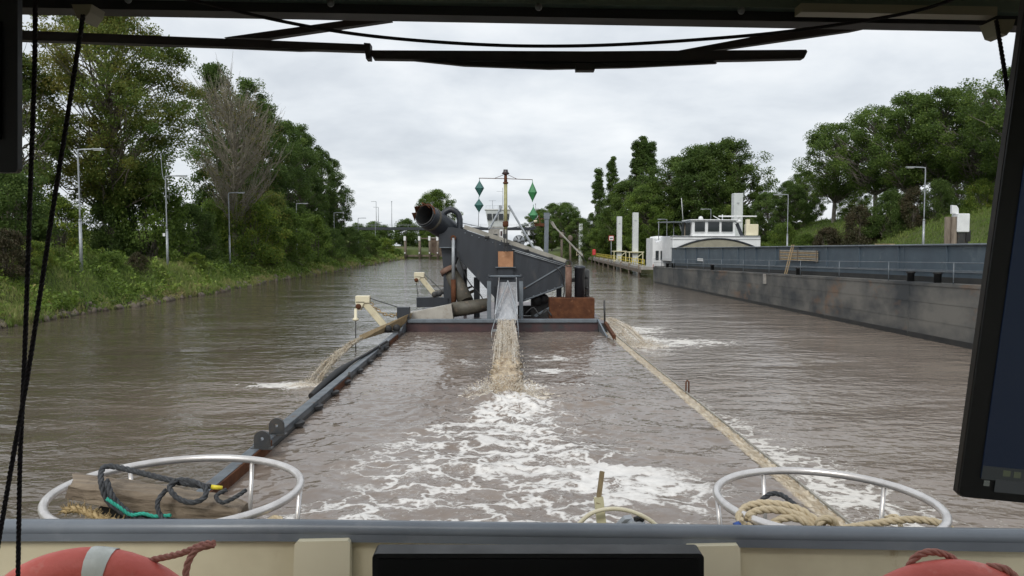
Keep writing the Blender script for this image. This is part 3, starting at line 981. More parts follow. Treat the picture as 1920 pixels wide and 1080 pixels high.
m_cream = surf('cream_paint', (0.66, 0.60, 0.43), (0.57, 0.51, 0.36), scale=2.5, rough=0.4, wear=(0.36, 0.28, 0.16), wlo=0.62, whi=0.72, wscale=6, bump=0.15, bscale=10)
m_creaml = surf('pale_cream_paint', (0.70, 0.645, 0.48), (0.65, 0.59, 0.43), scale=1.2, rough=0.4, bump=0.05, bscale=20)
m_conv = surf('weathered_cover', (0.34, 0.325, 0.29), (0.25, 0.24, 0.21), scale=2, rough=0.8, wear=(0.16, 0.14, 0.11), wlo=0.6, whi=0.72, wscale=3)
m_chute = surf('wet_steel_chute', (0.50, 0.51, 0.53), (0.34, 0.35, 0.37), scale=3, rough=0.25, metal=0.2, stretch=(3, 0.5, 1), wear=(0.60, 0.60, 0.60), wlo=0.55, whi=0.68, wscale=5)
m_galv = surf('galvanised_steel', (0.36, 0.38, 0.40), (0.28, 0.30, 0.32), scale=5, rough=0.45, metal=0.3)
m_steel = surf('brushed_stainless', (0.74, 0.71, 0.69), (0.62, 0.59, 0.57), scale=10, rough=0.34, metal=0.65, bump=0.05, bscale=80)
m_mast = surf('yellow_mast_paint', (0.36, 0.345, 0.17), (0.28, 0.27, 0.13), scale=4, rough=0.5, wear=(0.22, 0.14, 0.06), wlo=0.6, whi=0.68, wscale=6)
m_teal = surf('faded_teal_paint', (0.035, 0.130, 0.115), (0.028, 0.105, 0.095), scale=4, rough=0.5)
m_green = surf('signal_green_paint', (0.035, 0.21, 0.075), (0.028, 0.17, 0.06), scale=4, rough=0.5)
m_white = surf('white_paint', (0.76, 0.77, 0.78), (0.68, 0.69, 0.70), scale=1.5, rough=0.4, wear=(0.50, 0.47, 0.43), wlo=0.66, whi=0.78, wscale=2.5)
m_postw = surf('pale_grey_post', (0.60, 0.63, 0.63), (0.54, 0.57, 0.57), scale=1, rough=0.5, wear=(0.40, 0.41, 0.39), wlo=0.62, whi=0.74, wscale=1.2)
m_yellow = surf('yellow_railing_paint', (0.62, 0.50, 0.06), (0.52, 0.41, 0.05), scale=3, rough=0.5)
m_pyel = surf('pale_yellow_frame', (0.64, 0.60, 0.40), (0.55, 0.51, 0.33), scale=3, rough=0.5)
m_red = surf('red_paint', (0.55, 0.05, 0.05), (0.45, 0.04, 0.04), scale=3, rough=0.5)
m_pink = surf('faded_red_stripe', (0.52, 0.30, 0.29), (0.45, 0.24, 0.23), scale=3, rough=0.6)
m_wood = surf('old_timber', (0.19, 0.155, 0.12), (0.11, 0.088, 0.068), scale=3, rough=0.85, bump=0.5, bscale=14, stretch=(1, 1, 0.2))
m_conc = surf('concrete', (0.34, 0.325, 0.30), (0.25, 0.24, 0.22), scale=1.0, rough=0.85, bump=0.2, bscale=6, wear=(0.15, 0.13, 0.11), wlo=0.58, whi=0.72, wscale=0.7)
m_earth = surf('bare_earth', (0.24, 0.155, 0.095), (0.16, 0.10, 0.06), scale=0.5, rough=0.95, bump=0.8, bscale=2, spec=0.1)
m_hull = surf('weathered_black_hull', (0.045, 0.050, 0.055), (0.17, 0.163, 0.148), scale=0.5, rough=0.6, lo=0.36, hi=0.64, wear=(0.20, 0.115, 0.065), wlo=0.60, whi=0.72, wscale=0.33, bump=0.25, bscale=1.2, stretch=(1, 0.6, 0.9))
m_hull2 = surf('black_boot_top', (0.018, 0.019, 0.021), (0.035, 0.034, 0.032), scale=1.5, rough=0.55, bump=0.4, bscale=3)
m_coam = surf('steel_blue_coaming', (0.080, 0.108, 0.135), (0.065, 0.088, 0.112), scale=0.6, rough=0.45, wear=(0.15, 0.18, 0.20), wlo=0.58, whi=0.74, wscale=0.8, bump=0.08, bscale=2)
m_glassd = surf('dark_window_glass', (0.02, 0.025, 0.028), (0.03, 0.036, 0.04), scale=1, rough=0.06, rvar=0.03)
m_tarp = surf('khaki_bulkhead', (0.29, 0.275, 0.21), (0.24, 0.225, 0.175), scale=1.2, rough=0.7)
m_brick = surf('brown_sheet_piles', (0.20, 0.145, 0.105), (0.14, 0.10, 0.075), scale=1.5, rough=0.85, stretch=(1, 1, 0.3))


def clearglass():
    m, N, L, b = new_mat('clear_window_glass')
    N.remove(b)
    t = N.new('ShaderNodeBsdfTransparent')
    t.inputs['Color'].default_value = (0.965, 0.972, 0.97, 1)
    L.new(t.outputs[0], N['Material Output'].inputs['Surface'])
    return m


m_pane = clearglass()

m_gun = surf('gunwale_paint', (0.115, 0.132, 0.150), (0.075, 0.088, 0.10), scale=2.5, rough=0.4, wear=(0.10, 0.06, 0.04), wlo=0.60, whi=0.68, wscale=4, bump=0.1, bscale=8)
# ================================================================ THE SAND BARGE
BY = 35.5
barge = empty('sand_barge', (0.15, 20.0, 0.0), 'flooded steel sand barge pushed ahead, water spilling over its right gunwale', 'barge')
mb = MB()
mb.box((-4.70, 26.5, -0.42), (0.30, 44.0, 2.2))
mb.box((4.91, 26.5, -0.67), (0.38, 44.0, 2.1))
mb.box((0.15, 42.5, 0.30), (9.6, 13.6, 1.25))
mb.build('hull', m_darkst, barge)
MB().box((0.12, 42.5, 0.945), (9.5, 13.4, 0.03)).build('deck', m_maroon, barge)
mb = MB()
mb.box((-4.66, 12.0, 0.79), (0.20, 5.0, 0.03)).box((-4.665, 24.4, 0.80), (0.22, 19.6, 0.03), bev=0.01).box((-4.565, 24.4, 0.725), (0.025, 19.6, 0.12)).box((-4.80, 24.4, 0.74), (0.02, 19.6, 0.10))
mb.build('gunwale', m_gun, barge)
mb = MB()
mb.box((-4.545, 12.2, 0.69), (0.03, 5.4, 0.20))
mb.build('rusty_gunwale_plate', m_rust, barge)['label'] = 'rusty brown plate along the near end of the gunwale'
for (y0, y1) in ((20.4, 22.6), (30.5, 33.0)):
    MB().box((-4.538, (y0 + y1) / 2, 0.69), (0.02, y1 - y0, 0.16)).build('rusty_gunwale_plate', m_rust, barge)
for (u, v) in ((563, 794), (593, 763), (625, 736), (648, 716), (672, 695), (694, 678), (710, 664), (724, 652)):
    p = onz(u, v, 0.68)
    mb = MB()
    t = [(math.cos(a) * 0.22, math.sin(a) * 0.16) for a in np.linspace(0, math.pi, 9)]
    mb.prism([(-4.55 + s_, p.y + c_, 0.66) for c_, s_ in t], (0, 0, 0.06))
    mb.build('gunwale_knee', m_black, barge)
# lifting lugs
for (u, v) in ((492, 842), (519, 816)):
    p = at(u, v, onz(u, v, 0.78).y)
    mb = MB()
    mb.pipe((p.x, p.y - 0.03, 0.98), (p.x, p.y + 0.03, 0.98), 0.15, 0.036, 22)
    mb.prism([(p.x - 0.15, p.y - 0.028, 0.78), (p.x - 0.15, p.y - 0.028, 0.975), (p.x - 0.04, p.y - 0.028, 0.945), (p.x + 0.04, p.y - 0.028, 0.945), (p.x + 0.15, p.y - 0.028, 0.975), (p.x + 0.15, p.y - 0.028, 0.78)], (0, 0.056, 0))
    mb.box((p.x, p.y, 0.80), (0.40, 0.16, 0.03))
    mb.build('lifting_lug', m_darkst, barge)
mb = MB()
for dx_ in (0, 0.32):
    mb.lathe((-5.0 + dx_, 33.2 + dx_, 0.98), [(0.04, -0.08), (0.16, -0.07), (0.17, 0.0), (0.16, 0.07), (0.04, 0.08)], 16, 'Y')
mb.box((-4.85, 33.4, 0.84), (0.6, 0.3, 0.06))
mb.build('fairlead_roller', m_black, barge)
mb = MB()
for (u, v) in ((655, 708), (712, 655)):
    p = onz(u, v, 0.83)
    mb.tube([p, p + Vector((0, 0, 0.16))], 0.035, 8)
mb.build('gunwale_pin', m_darkst, barge)
# bulkhead that closes the hold
MB().box((-0.05, BY + 0.08, 0.63), (8.9, 0.12, 0.80)).build('end_bulkhead', m_maroon, barge)
MB().box((-0.05, BY + 0.06, 1.10), (8.8, 0.30, 0.17), bev=0.02).build('bulkhead_cap', m_slate2, barge)
for s_ in (-1, 1):
    x = -0.05 + s_ * 4.42
    MB().prism([(x, BY + 0.2, 1.19), (x + s_ * 0.06, BY + 0.2, 0.62), (x + s_ * 0.12, BY - 2.2, 0.55), (x + s_ * 0.10, BY - 2.2, 0.66)], (s_ * 0.07, 0, 0)).build('side_gusset', m_slate2, barge)
# standing bits on the flooded right gunwale
p = onz(1151, 636, 0.62)
mb = MB()
mb.tube([at(1134, 606, 36.0), at(1133, 563, 36.0)], 0.045, 8)
mb.build('gunwale_post', m_darkst, barge)
mb = MB()
mb.beam(at(1135, 606, 35.6), at(1152, 632, 31.6), 0.12, 0.16)
mb.build('gunwale_stringer', m_rust, barge)
for (u, v, yy) in ((1153, 636, 32.5), (1290, 742, 21.3)):
    q = at(u, v, yy)
    MB().tube([(q.x - 0.06, q.y, 0.30), (q.x - 0.06, q.y, 0.78), (q.x - 0.03, q.y, 0.82), (q.x + 0.02, q.y, 0.78), (q.x + 0.02, q.y, 0.40)], 0.022, 7).build('eye_bolt', m_rust, barge)
MB().box((5.115, 22.0, 0.50), (0.035, 26.0, 0.035)).build('gunwale_edge', m_conv, barge)
# outboard hose on the left
hose = MB().tube(spline([onz(584, 743, 0.45), onz(606, 722, 0.62), onz(632, 699, 0.80), onz(662, 678, 0.86), onz(690, 662, 0.86), onz(725, 640, 0.86)], 8), [0.105 * min(1, 0.9 + i * .02) for i in range(16)] + [0.115, 0.11, 0.105, 0.10, 0.09, 0.08, 0.07, 0.06, 0.05] + [0.045] * 16, 12)
tag(hose.build('black_hose', m_black), 'thick black hose lying along the left gunwale of the sand barge', 'hose')

# ================================================================ THE SCREENING PLANT
YP = 37.6
plant_ = empty('screening_plant', (1.0, 38.5, 0.96), 'dark slate dewatering and screening plant at the far end of the sand barge', 'machine')


def poly(pts, y):
    return [at(u, v, y) for u, v in pts]


MB().prism(poly([(823, 442), (824.5, 435), (829, 429), (837, 426), (848, 426), (866, 429), (1060, 493), (1059, 537), (981, 566), (935, 566), (856, 480), (855, 464), (823, 464)], YP), (0, 2.5, 0)).build('tank', m_slate, plant_)
MB().prism(poly([(827, 464), (856, 464), (857, 482), (848, 505), (847, 560), (832, 560), (831, 500)], YP + 0.35), (0, 1.8, 0)).build('feed_box', m_slate, plant_)
MB().beam(at(872, 426, 38.6), at(1058, 489, 38.6), 2.0, 0.20).build('top_cover', m_conv, plant_)
for k, f in enumerate((0.22, 0.42, 0.62, 0.86)):
    q = Vector(at(872, 431, YP - 0.05)).lerp(at(1058, 493, YP - 0.05), f)
    MB().box(q, (0.22, 0.10, 0.09)).build('cover_latch', m_black, plant_)
MB().tube([at(960, 467, YP - 0.08), at(1062, 497, YP - 0.08)], 0.022, 6).tube([at(965, 471, YP - 0.10), at(1062, 500, YP - 0.10)], 0.018, 6).build('edge_pipe', m_galv, plant_)
MB().beam(at(982, 541, YP - 0.03), at(1058, 496, YP - 0.03), 0.05, 0.06).build('stiffener', m_slate2, plant_)
MB().beam(at(824, 464, YP - 0.02), at(855, 464, YP - 0.02), 0.04, 0.04).build('stiffener', m_slate2, plant_)
# bolts along the tank's edges, hoses over the deck
for k in range(15):
    q = Vector(at(872, 437, YP - 0.012)).lerp(at(1054, 498, YP - 0.012), k / 14)
    MB().lathe(q, [(0.03, -0.02), (0.034, 0.0), (0.034, 0.01)], 6, 'Y').build('tank_bolt', m_slate2, plant_)
for k in range(6):
    q = Vector(at(987, 560, YP - 0.012)).lerp(at(1054, 534, YP - 0.012), k / 5)
    MB().lathe(q, [(0.03, -0.02), (0.034, 0.0), (0.034, 0.01)], 6, 'Y').build('tank_bolt', m_slate2, plant_)
MB().beam(at(983, 563, YP - 0.02), at(1058, 535, YP - 0.02), 0.04, 0.05).build('stiffener', m_slate2, plant_)
MB().beam(at(940, 430 + 20, YP - 0.02), at(940, 566, YP - 0.02), 0.05, 0.02, up=(0, 1, 0)).build('weld_seam', m_slate, plant_)
MB().beam(at(1010, 478, YP - 0.004), at(1010, 552, YP - 0.004), 0.03, 0.02, up=(0, 1, 0)).build('weld_seam', m_slate, plant_)
MB().tube(spline([at(985, 588, 36.4), at(1000, 577, 36.6), at(1012, 590, 36.4), at(1024, 580, 36.5), at(1034, 592, 36.3)], 8), 0.035, 8).build('hydraulic_hose', m_black, plant_)
MB().tube(spline([at(1040, 500, 37.3), at(1052, 512, 37.2), at(1058, 540, 37.2), at(1056, 558, 37.2)], 8), 0.028, 8).build('hydraulic_hose', m_black, plant_)
MB().tube(spline([at(858, 470, 37.3), at(866, 500, 37.25), at(880, 530, 37.3), at(900, 552, 37.3), at(912, 575, 37.0)], 8), 0.028, 8).build('hydraulic_hose', m_black, plant_)
for (u, v, w) in ((884, 548, 0.7), (877, 540, 0.5), (890, 543, 0.45)):
    MB().beam(at(u - 10, v + 5, 40.2), at(u + 8, v - 3, 40.0), 0.16, 0.09).build('dunnage_plank', m_wood, plant_)
# big intake pipe with a torn mouth
a_, b_ = at(798, 404, 37.0), at(852, 440, 39.0)
ip = MB().pipe(a_, b_, 0.57, 0.53, 26).build('intake_pipe', m_slate, plant_)
ax = (b_ - a_).normalized()
fx, fy = frame_of(ax)
MB().pipe(a_ - ax * 0.10, a_ + ax * 1.3, 0.525, 0.49, 26).build('pipe_liner', m_darkst, ip)
MB().pipe(a_ + ax * 0.40, a_ + ax * 0.52, 0.60, 0.572, 26).build('pipe_collar', m_olive, ip)
mb = MB()
rg = random.Random(4)
for k in range(9):
    t = 0.4 + k * 0.36
    q = a_ - ax * 0.05 + (fx * math.cos(t) + fy * math.sin(t)) * 0.55
    tip = q - ax * rg.choice((0.06, 0.10, 0.45)) - (fx * math.cos(t) + fy * math.sin(t)) * rg.uniform(0.02, 0.12)
    side = (fx * -math.sin(t) + fy * math.cos(t)) * rg.uniform(0.12, 0.24)
    mb.prism([q - side, q + side, tip], (fx * math.cos(t) + fy * math.sin(t)) * 0.03)
mb.build('torn_edge', m_rust, ip)
MB().beam(at(792, 381, 37.0), at(835, 409, 38.3), 0.10, 0.07).beam(at(800, 384, 37.0), at(806, 390, 37.0), 0.05, 0.05).build('grab_bar', m_rust, ip)
MB().tube(spline([at(827, 432, 38.2), at(827, 412, 38.2), at(833, 399, 38.2), at(846, 393, 38.2), at(858, 400, 38.2), at(862, 412, 38.2), at(862, 436, 38.2)], 6), 0.145, 14).build('gooseneck_pipe', m_slate, plant_)
# ram
MB().tube([at(850, 446, YP - 0.18), at(850, 526, YP - 0.18)], 0.085, 12).build('ram_rod', m_galv, plant_)
MB().tube([at(850, 524, YP - 0.18), at(851, 575, YP - 0.18)], 0.125, 12).build('ram_cylinder', m_rust, plant_)
q = at(850, 446, YP - 0.12)
MB().pipe(q - Vector((0, 0.12, 0)), q + Vector((0, 0.1, 0)), 0.13, 0.055, 16).build('ram_eye', m_rust, plant_)
# pipes under the tank
dp = MB().tube([at(843, 510, 38.3), at(858, 534, 38.0), at(874, 566, 37.5)], 0.38, 20).build('drain_pipe', m_olive, plant_)
for (u0, v0, u1, v1) in ((839, 503, 843, 511), (861, 541, 863, 546)):
    MB().tube([at(u0, v0, 38.2), at(u1, v1, 38.15)], 0.42, 20).build('flange', m_rustp, dp)
MB().tube([at(849, 581, 36.9), at(885, 576, 37.0), at(918, 570, 37.1)], [0.36, 0.35, 0.30], 20).build('discharge_pipe', m_olive, plant_)
MB().prism([at(767, 587, 36.2), at(846, 571, 36.2), at(850, 600, 36.2), at(767, 600, 36.2)], (0, 0.7, 0)).build('launder', m_putty, plant_)
ca, cb, cc, cd = at(766, 589, 35.0), at(757, 613, 35.0), at(677, 638, 31.3), at(673, 629, 31.3)
mb = MB()
n_ = Vector((0.0, 0.04, 0.0))
mb.prism([ca, cb, cc, cd], n_)
back = Vector((0.1, 0.75, 0.0))
mb.prism([ca + back, cb + back, cc + back, cd + back], n_)
mb.prism([cb, cc, cc + back, cb + back], (0, 0, 0.03))
mb.build('overboard_chute', m_tan, plant_)
for (u, v0, v1, w, y) in ((894, 520, 582, 0.30, 39.2), (838, 500, 585, 0.22, 39.8), (872, 505, 582, 0.16, 39.9), (1048, 536, 585, 0.26, 39.6)):
    a0, b0 = at(u, v0, y), at(u, v1, y)
    b0.z = 0.96; b0.x = a0.x
    MB().beam(a0, b0, w, w, up=(0, 1, 0)).build('support_column', m_slate, plant_)
# junk behind the ram: pale panel and timber seen through the gap
MB().box(at(866, 508, 40.6), (0.55, 0.3, 1.9)).build('switch_cabinet', m_white, plant_)
# chute with its frame
ctl, ctr = at(936, 529, 36.6), at(968, 529, 36.6)
cbl, cbr = at(928.5, 599, 31.2), at(970, 599, 31.2)
up_ = Vector((0, 0, 1))
ch = MB().prism([ctl, ctr, cbr, cbl], (0, 0, -0.03)).build('chute_bed', m_chute, plant_)
for a0, b0 in ((ctl, cbl), (ctr, cbr)):
    MB().beam(a0 + up_ * 0.12, b0 + up_ * 0.10, 0.03, 0.26).build('chute_side', m_chute, plant_)
mid = (ctl + ctr) / 2 + Vector((0, -0.9, 0.10))
MB().beam(mid, cbl + up_ * 0.2, 0.05, 0.05).beam(mid, cbr + up_ * 0.2, 0.05, 0.05).beam(ctl + up_ * 0.3, ctr + up_ * 0.3, 0.06, 0.06).build('chute_brace', m_galv, plant_)
la, lb = at(922, 621, 30.4), at(972, 619, 30.4)
mb = MB()
mb.tube([cbl, la], 0.02, 6).tube([cbr, lb], 0.02, 6).tube([la, lb], 0.03, 6).tube([la + up_ * 0.06, lb + up_ * 0.06], 0.016, 6)
mb.tube([la, la + Vector((0, 0, -0.42))], 0.016, 6).tube([lb, lb + Vector((0, 0, -0.38))], 0.016, 6)
mb.tube([(la + lb) / 2, (la + lb) / 2 + Vector((0.0, 0, -0.22))], 0.03, 6)
mb.build('chute_lip_frame', m_galv, plant_)
for u in (917, 977):
    a0, b0 = at(u, 523, 35.85), at(u, 598, 35.85)
    b0.x = a0.x
    fp = MB().beam(a0, b0, 0.19, 0.22, up=(0, 1, 0), bev=0.01).build('frame_post', m_slate2, plant_)
    MB().box(a0 + Vector((0, 0, 0.0)), (0.27, 0.30, 0.13)).tube([a0, a0 + Vector((0, 0, 0.22))], 0.055, 8).build('post_cap', m_slate, fp)
    MB().box(at(u + (12 if u < 940 else -12), 570, 36.3), (0.10, 0.12, 1.7)).build('frame_leg', m_slate, fp)
MB().tube([at(917, 518, 35.85), at(977, 518, 35.85)], 0.05, 8).build('frame_crossbar', m_slate2, plant_)
MB().box(at(948, 510, YP - 0.06), (0.74, 0.16, 0.55)).build('chute_inlet', m_slate, plant_)
op = MB().box(at(948, 486, YP - 0.14), (0.73, 0.08, 0.76)).build('splash_plate', m_orange, plant_)
MB().box(at(948, 501, YP - 0.18), (1.0, 0.20, 0.03)).build('plate_shelf', m_slate2, op)
# exhaust and pressure vessels on the right
MB().tube([at(1066, 497, 36.9), at(1066, 560, 36.9)], 0.155, 14).build('rusty_standpipe', m_rustp, plant_)
q = at(1066, 494, 36.9)
MB().pipe(q + Vector((0, -0.16, 0)), q + Vector((0, 0.12, 0)), 0.165, 0.13, 18).build('standpipe_mouth', m_darkst, plant_)
MB().lathe((at(1087, 500, 37.2).x, 37.2, 1.55), [(0.25, 0), (0.25, 1.92), (0.28, 1.93), (0.28, 2.0), (0.17, 2.07)], 18).build('pressure_vessel', m_slate, plant_)
MB().lathe((at(1097, 500, 37.8).x, 37.8, 1.6), [(0.22, 0), (0.22, 1.75), (0.12, 1.85)], 16).box((at(1077, 520, 37.6).x, 37.6, 2.9), (0.30, 0.2, 0.2)).build('air_receiver', m_darkst, plant_)
for v in (520, 540, 555):
    MB().tube([at(1097, v, 37.6), at(1103, v, 37.5)], 0.05, 8).build('valve', m_darkst, plant_)
MB().box((at(1072.5, 577, 36.5).x, 36.9, 1.56), (2.15, 0.9, 1.06), bev=0.02).build('rusty_box', m_rust, plant_)
MB().beam(at(1029, 598, 36.4), at(1117, 598, 36.4), 0.08, 0.06).build('box_sill', m_rust, plant_)
mb = MB()
for (u, v, r) in ((1007, 563, 0.30), (1020, 560, 0.24)):
    mb.lathe(at(u, v, 38.6), [(0.06, -0.12), (r, -0.1), (r, 0.1), (0.06, 0.12)], 18, 'Y')
du = mb.box(at(1012, 576, 38.8), (0.9, 0.3, 1.0)).build('drive_unit', m_darkst, plant_)
MB().beam(at(1003, 593, 36.5), at(1030, 578, 36.9), 0.10, 0.1).build('drive_brace', m_slate2, du)
MB().box(at(992, 582, 39.6), (2.4, 0.3, 0.5)).build('machine_bed', m_black, plant_)
# reel and davit behind the cover
q = at(973, 452, 40.6)
mb = MB().lathe(q, [(0.04, -0.1), (0.32, -0.1), (0.32, 0.1), (0.04, 0.1)], 24, 'Y')
mb.lathe(q + Vector((0, -0.12, 0)), [(0.03, -0.03), (0.09, -0.03), (0.09, 0.02)], 12, 'Y')
rl_ = mb.build('hose_reel', m_galv, plant_)
for k in range(6):
    t = k * math.pi / 3
    MB().beam(q + Vector((math.cos(t) * 0.08, -0.13, math.sin(t) * 0.08)), q + Vector((math.cos(t) * 0.29, -0.13, math.sin(t) * 0.29)), 0.05, 0.03, up=(0, 1, 0)).build('reel_spoke', m_darkst, rl_)
dv = MB().beam(at(1024, 478, 41.0), at(1025, 404, 41.0), 0.22, 0.24, up=(0, 1, 0)).box(at(1025, 405, 41.0), (0.30, 0.3, 0.35)).build('davit_post', m_slate2, plant_)
MB().beam(at(1002, 421, 41.0), at(1024, 422, 41.0), 0.10, 0.16).beam(at(1010, 403, 41), at(1013, 420, 41), 0.05, 0.05).beam(at(1012, 411, 41), at(1024, 409, 41), .05, .05).build('davit_arm', m_rust, dv)
MB().beam(at(954, 386, 41.2), at(1001, 466, 39.0), 0.08, 0.08).build('mast_strut', m_galv, plant_)
MB().beam(at(1036, 421, 41.2), at(1092, 480, 39.5), 0.06, 0.06).beam(at(1034, 416, 41.2), at(1041, 427, 41.1), 0.12, 0.12).build('jib_strut', m_conv, plant_)
MB().tube([at(1040, 425, 41.4), at(1100, 492, 39.4)], 0.02, 6).build('jib_wire', m_black, plant_)
MB().beam(at(940, 388, 41.5), at(917, 430, 40.5), 0.08, 0.08).box(at(938, 391, 41.5), (0.16, 0.2, 0.35)).build('mast_strut', m_galv, plant_)
MB().tube(spline([at(862, 417, 38.3), at(900, 425, 39), at(930, 428, 39.5), at(970, 425, 40), at(1003, 415, 40.8)], 6), 0.022, 6).build('stay_cable', m_galv, plant_)
MB().tube([at(1000, 415.5, 40.8), at(1007, 414.5, 40.8)], 0.06, 8).build('cable_shackle', m_creaml, plant_)
MB().prism(poly([(1000, 465), (1003, 461), (1012, 463), (1019, 470), (1018, 474)], 40.3), (0, 0.8, 0)).build('white_sheet', m_white, plant_)
for (u, v0) in ((1053, 445), (1069, 451)):
    MB().tube([at(u, v0 + 4, 42), at(u, v0 + 48, 42)], 0.06, 8).lathe(at(u, v0, 42), [(0.05, -0.05), (0.13, 0), (0.13, 0.22), (0.04, 0.3)], 10).build('deck_light', m_wood, plant_)

# ---------------------------------------------------------------- signal mast and day shapes
YM = 37.1
mast = empty('signal_mast', at(948, 472, YM), 'yellow signal mast with rusty cap and horizontal yard standing on the dredging plant', 'mast')
MB().tube([at(948, 345, YM), at(948, 430, YM)], 0.085, 12).build('pole', m_mast, mast)
MB().tube([at(948, 326, YM), at(948, 347, YM)], [0.07, 0.085], 12).lathe(at(948, 343, YM), [(0.09, -0.05), (0.13, -0.03), (0.13, 0.03), (0.09, 0.05)], 12).build('mast_head', m_rust, mast)
MB().lathe(at(948, 326, YM), [(0.08, -0.05), (0.19, 0.0), (0.11, 0.12), (0.11, 0.20)], 14).build('mast_lantern', m_maroon, mast)
for du in (-2.6, 2.6):
    MB().beam(at(948 + du, 428, YM), at(948 + du, 472, YM), 0.05, 0.09, up=(0, 1, 0)).build('mast_channel', m_black, mast)
MB().lathe(at(948, 420, YM), [(0.09, -0.14), (0.14, -0.1), (0.14, 0.1), (0.09, 0.14)], 12).build('mast_clamp', m_rust, mast)
MB().tube([at(898, 334, YM), at(948, 335, YM), at(998.5, 337, YM)], 0.018, 6).tube([at(928, 334, YM), at(944, 328, YM)], 0.012, 6).tube([at(953, 328, YM), at(970, 336, YM)], 0.012, 6).build('yard', m_rust, mast)


def day_shape(u, v0, vm, v1, r, mat, label):
    p0, pm, p1 = at(u, v0, YM), at(u, vm, YM), at(u, v1, YM)
    mb = MB()
    n = 6
    x0 = p0.x
    mb.lathe((x0, YM, p1.z), [(0.012, 0.0), (0.03, (pm.z - p1.z) * 0.16), (r, pm.z - p1.z), (r, pm.z - p1.z + 0.012), (0.03, (pm.z - p1.z) + (p0.z - pm.z) * 0.86), (0.012, p0.z - p1.z)], n, sm=False)
    mb.tube([(x0, YM, p0.z - 0.02), (x0, YM, p0.z + 0.09)], 0.012, 6)
    tag(mb.build('day_shape', mat), label, 'day shape', 'diamond day shapes on the signal mast')


day_shape(899, 338, 353, 369, 0.225, m_teal, 'upper dark teal diamond hanging left of the signal mast')
day_shape(898, 372, 385, 399, 0.225, m_teal, 'lower dark teal diamond hanging left of the signal mast')
day_shape(998.5, 341, 361, 379, 0.22, m_green, 'upper bright green diamond hanging right of the signal mast')
day_shape(1000, 387, 404, 414, 0.225, m_green, 'lower bright green diamond with blunt bottom, right of the signal mast')
tag(MB().tube([at(897.5, 399, YM), at(897, 424, YM - 0.5)], 0.012, 6).build('halyard', m_black), 'thin dark line below the lower teal diamond', 'rope')
tag(MB().tube([at(1000, 414, YM), at(1002, 462, YM + 0.4)], 0.012, 6).build('halyard', m_black), 'thin dark line below the lower green diamond', 'rope')


# ---------------------------------------------------------------- cream davits outboard
def davit(u0, v0, u1, v1, y, s, label, foot):
    e_ = empty('anchor_davit', at(u1, v1, y), label, 'davit', 'cream davits on the left side of the sand barge')
    a0, b0 = at(u0, v0, y), at(u1, v1, y)
    MB().beam(a0, b0, 0.26 * s, 0.30 * s, bev=0.02).build('davit_arm', m_cream, e_)
    hd = a0 + Vector((-0.05 * s, 0, 0.12 * s))
    MB().box(hd, (0.66 * s, 0.4 * s, 0.34 * s), bev=0.03).prism([hd + Vector((-0.33 * s, -0.2 * s, -0.1 * s)), hd + Vector((0.1 * s, -0.2 * s, -0.1 * s)), hd + Vector((-0.1 * s, -0.2 * s, -0.5 * s)), hd + Vector((-0.22 * s, -0.2 * s, -0.5 * s))], (0, 0.4 * s, 0)).build('davit_head', m_creaml, e_)
    MB().lathe(hd + Vector((-0.18 * s, -0.22 * s, -0.32 * s)), [(0.03, -0.04), (0.13 * s, -0.03), (0.13 * s, 0.03), (0.03, 0.04)], 14, 'Y').build('sheave', m_rust, e_)
    MB().tube([hd + Vector((0.3 * s, 0, 0.05)), at(foot[0], foot[1], y + 0.6)], 0.02 * s, 6).build('wire', m_black, e_)
    # chain links
    c0, c1 = hd + Vector((0.3 * s, -0.05, -0.12 * s)), Vector(at(foot[0] - 2, foot[1] + 10 * s, y + 0.5))
    nlk = int((c1 - c0).length / (0.17 * s))
    for k in range(nlk):
        f = (k + 0.5) / nlk
        c = c0.lerp(c1, f) + Vector((0, 0, -0.30 * s * 4 * f * (1 - f)))
        d = (c1 - c0).normalized()
        x, z = frame_of(d)
        w = x if k % 2 else z
        ring = [c + d * (0.115 * s * math.cos(t)) + w * (0.06 * s * math.sin(t)) for t in np.linspace(0, 2 * math.pi, 10, endpoint=False)]
        MB().tube(ring, 0.028 * s, 5, closed=True).build('chain_link', m_tan, e_)
    return e_


davit(683, 566, 722, 612, 35.4, 1.0, 'large cream davit arm with chain beside the tan chute', (752, 578))
davit(788, 519, 818, 556, 44.5, 0.9, 'smaller cream davit arm further along the sand barge', (832, 548))
MB().box(at(757, 586, 35.6), (0.56, 0.5, 0.52)).build('davit_winch', m_slate, bpy.data.objects['anchor_davit'])
MB().box(at(815, 566, 44.2), (2.0, 0.8, 0.55)).build('davit_platform', m_slate, bpy.data.objects['anchor_davit.001'])
mb = MB()
for (u, v) in ((815, 552), (824, 550), (832, 546)):
    mb.lathe(at(u, v, 44.0), [(0.05, -0.1), (0.17, -0.08), (0.17, 0.08), (0.05, 0.1)], 14, 'Y')
mb.beam(at(820, 556, 44.0), at(842, 537, 44.0), 0.12, 0.12)
mb.build('davit_rollers', m_darkst, bpy.data.objects['anchor_davit.001'])
e_ = empty('sounding_rod', at(667, 672, 33.5), 'thin dark rod hanging in the water beside the tan chute', 'rod')
MB().tube([at(667, 582, 33.5), at(667, 672, 33.5)], 0.022, 6).build('rod', m_black, e_)
MB().lathe(at(667, 600, 33.5), [(0.03, -0.05), (0.14, 0), (0.14, 0.05), (0.07, 0.1), (0.06, 0.5)], 12).build('bell_collar', m_creaml, e_)
tag(MB().tube([at(781, 530, 45), at(786, 577, 45)], 0.02, 6).build('davit_wire', m_black), 'thin dark wire hanging from the smaller cream davit', 'wire')

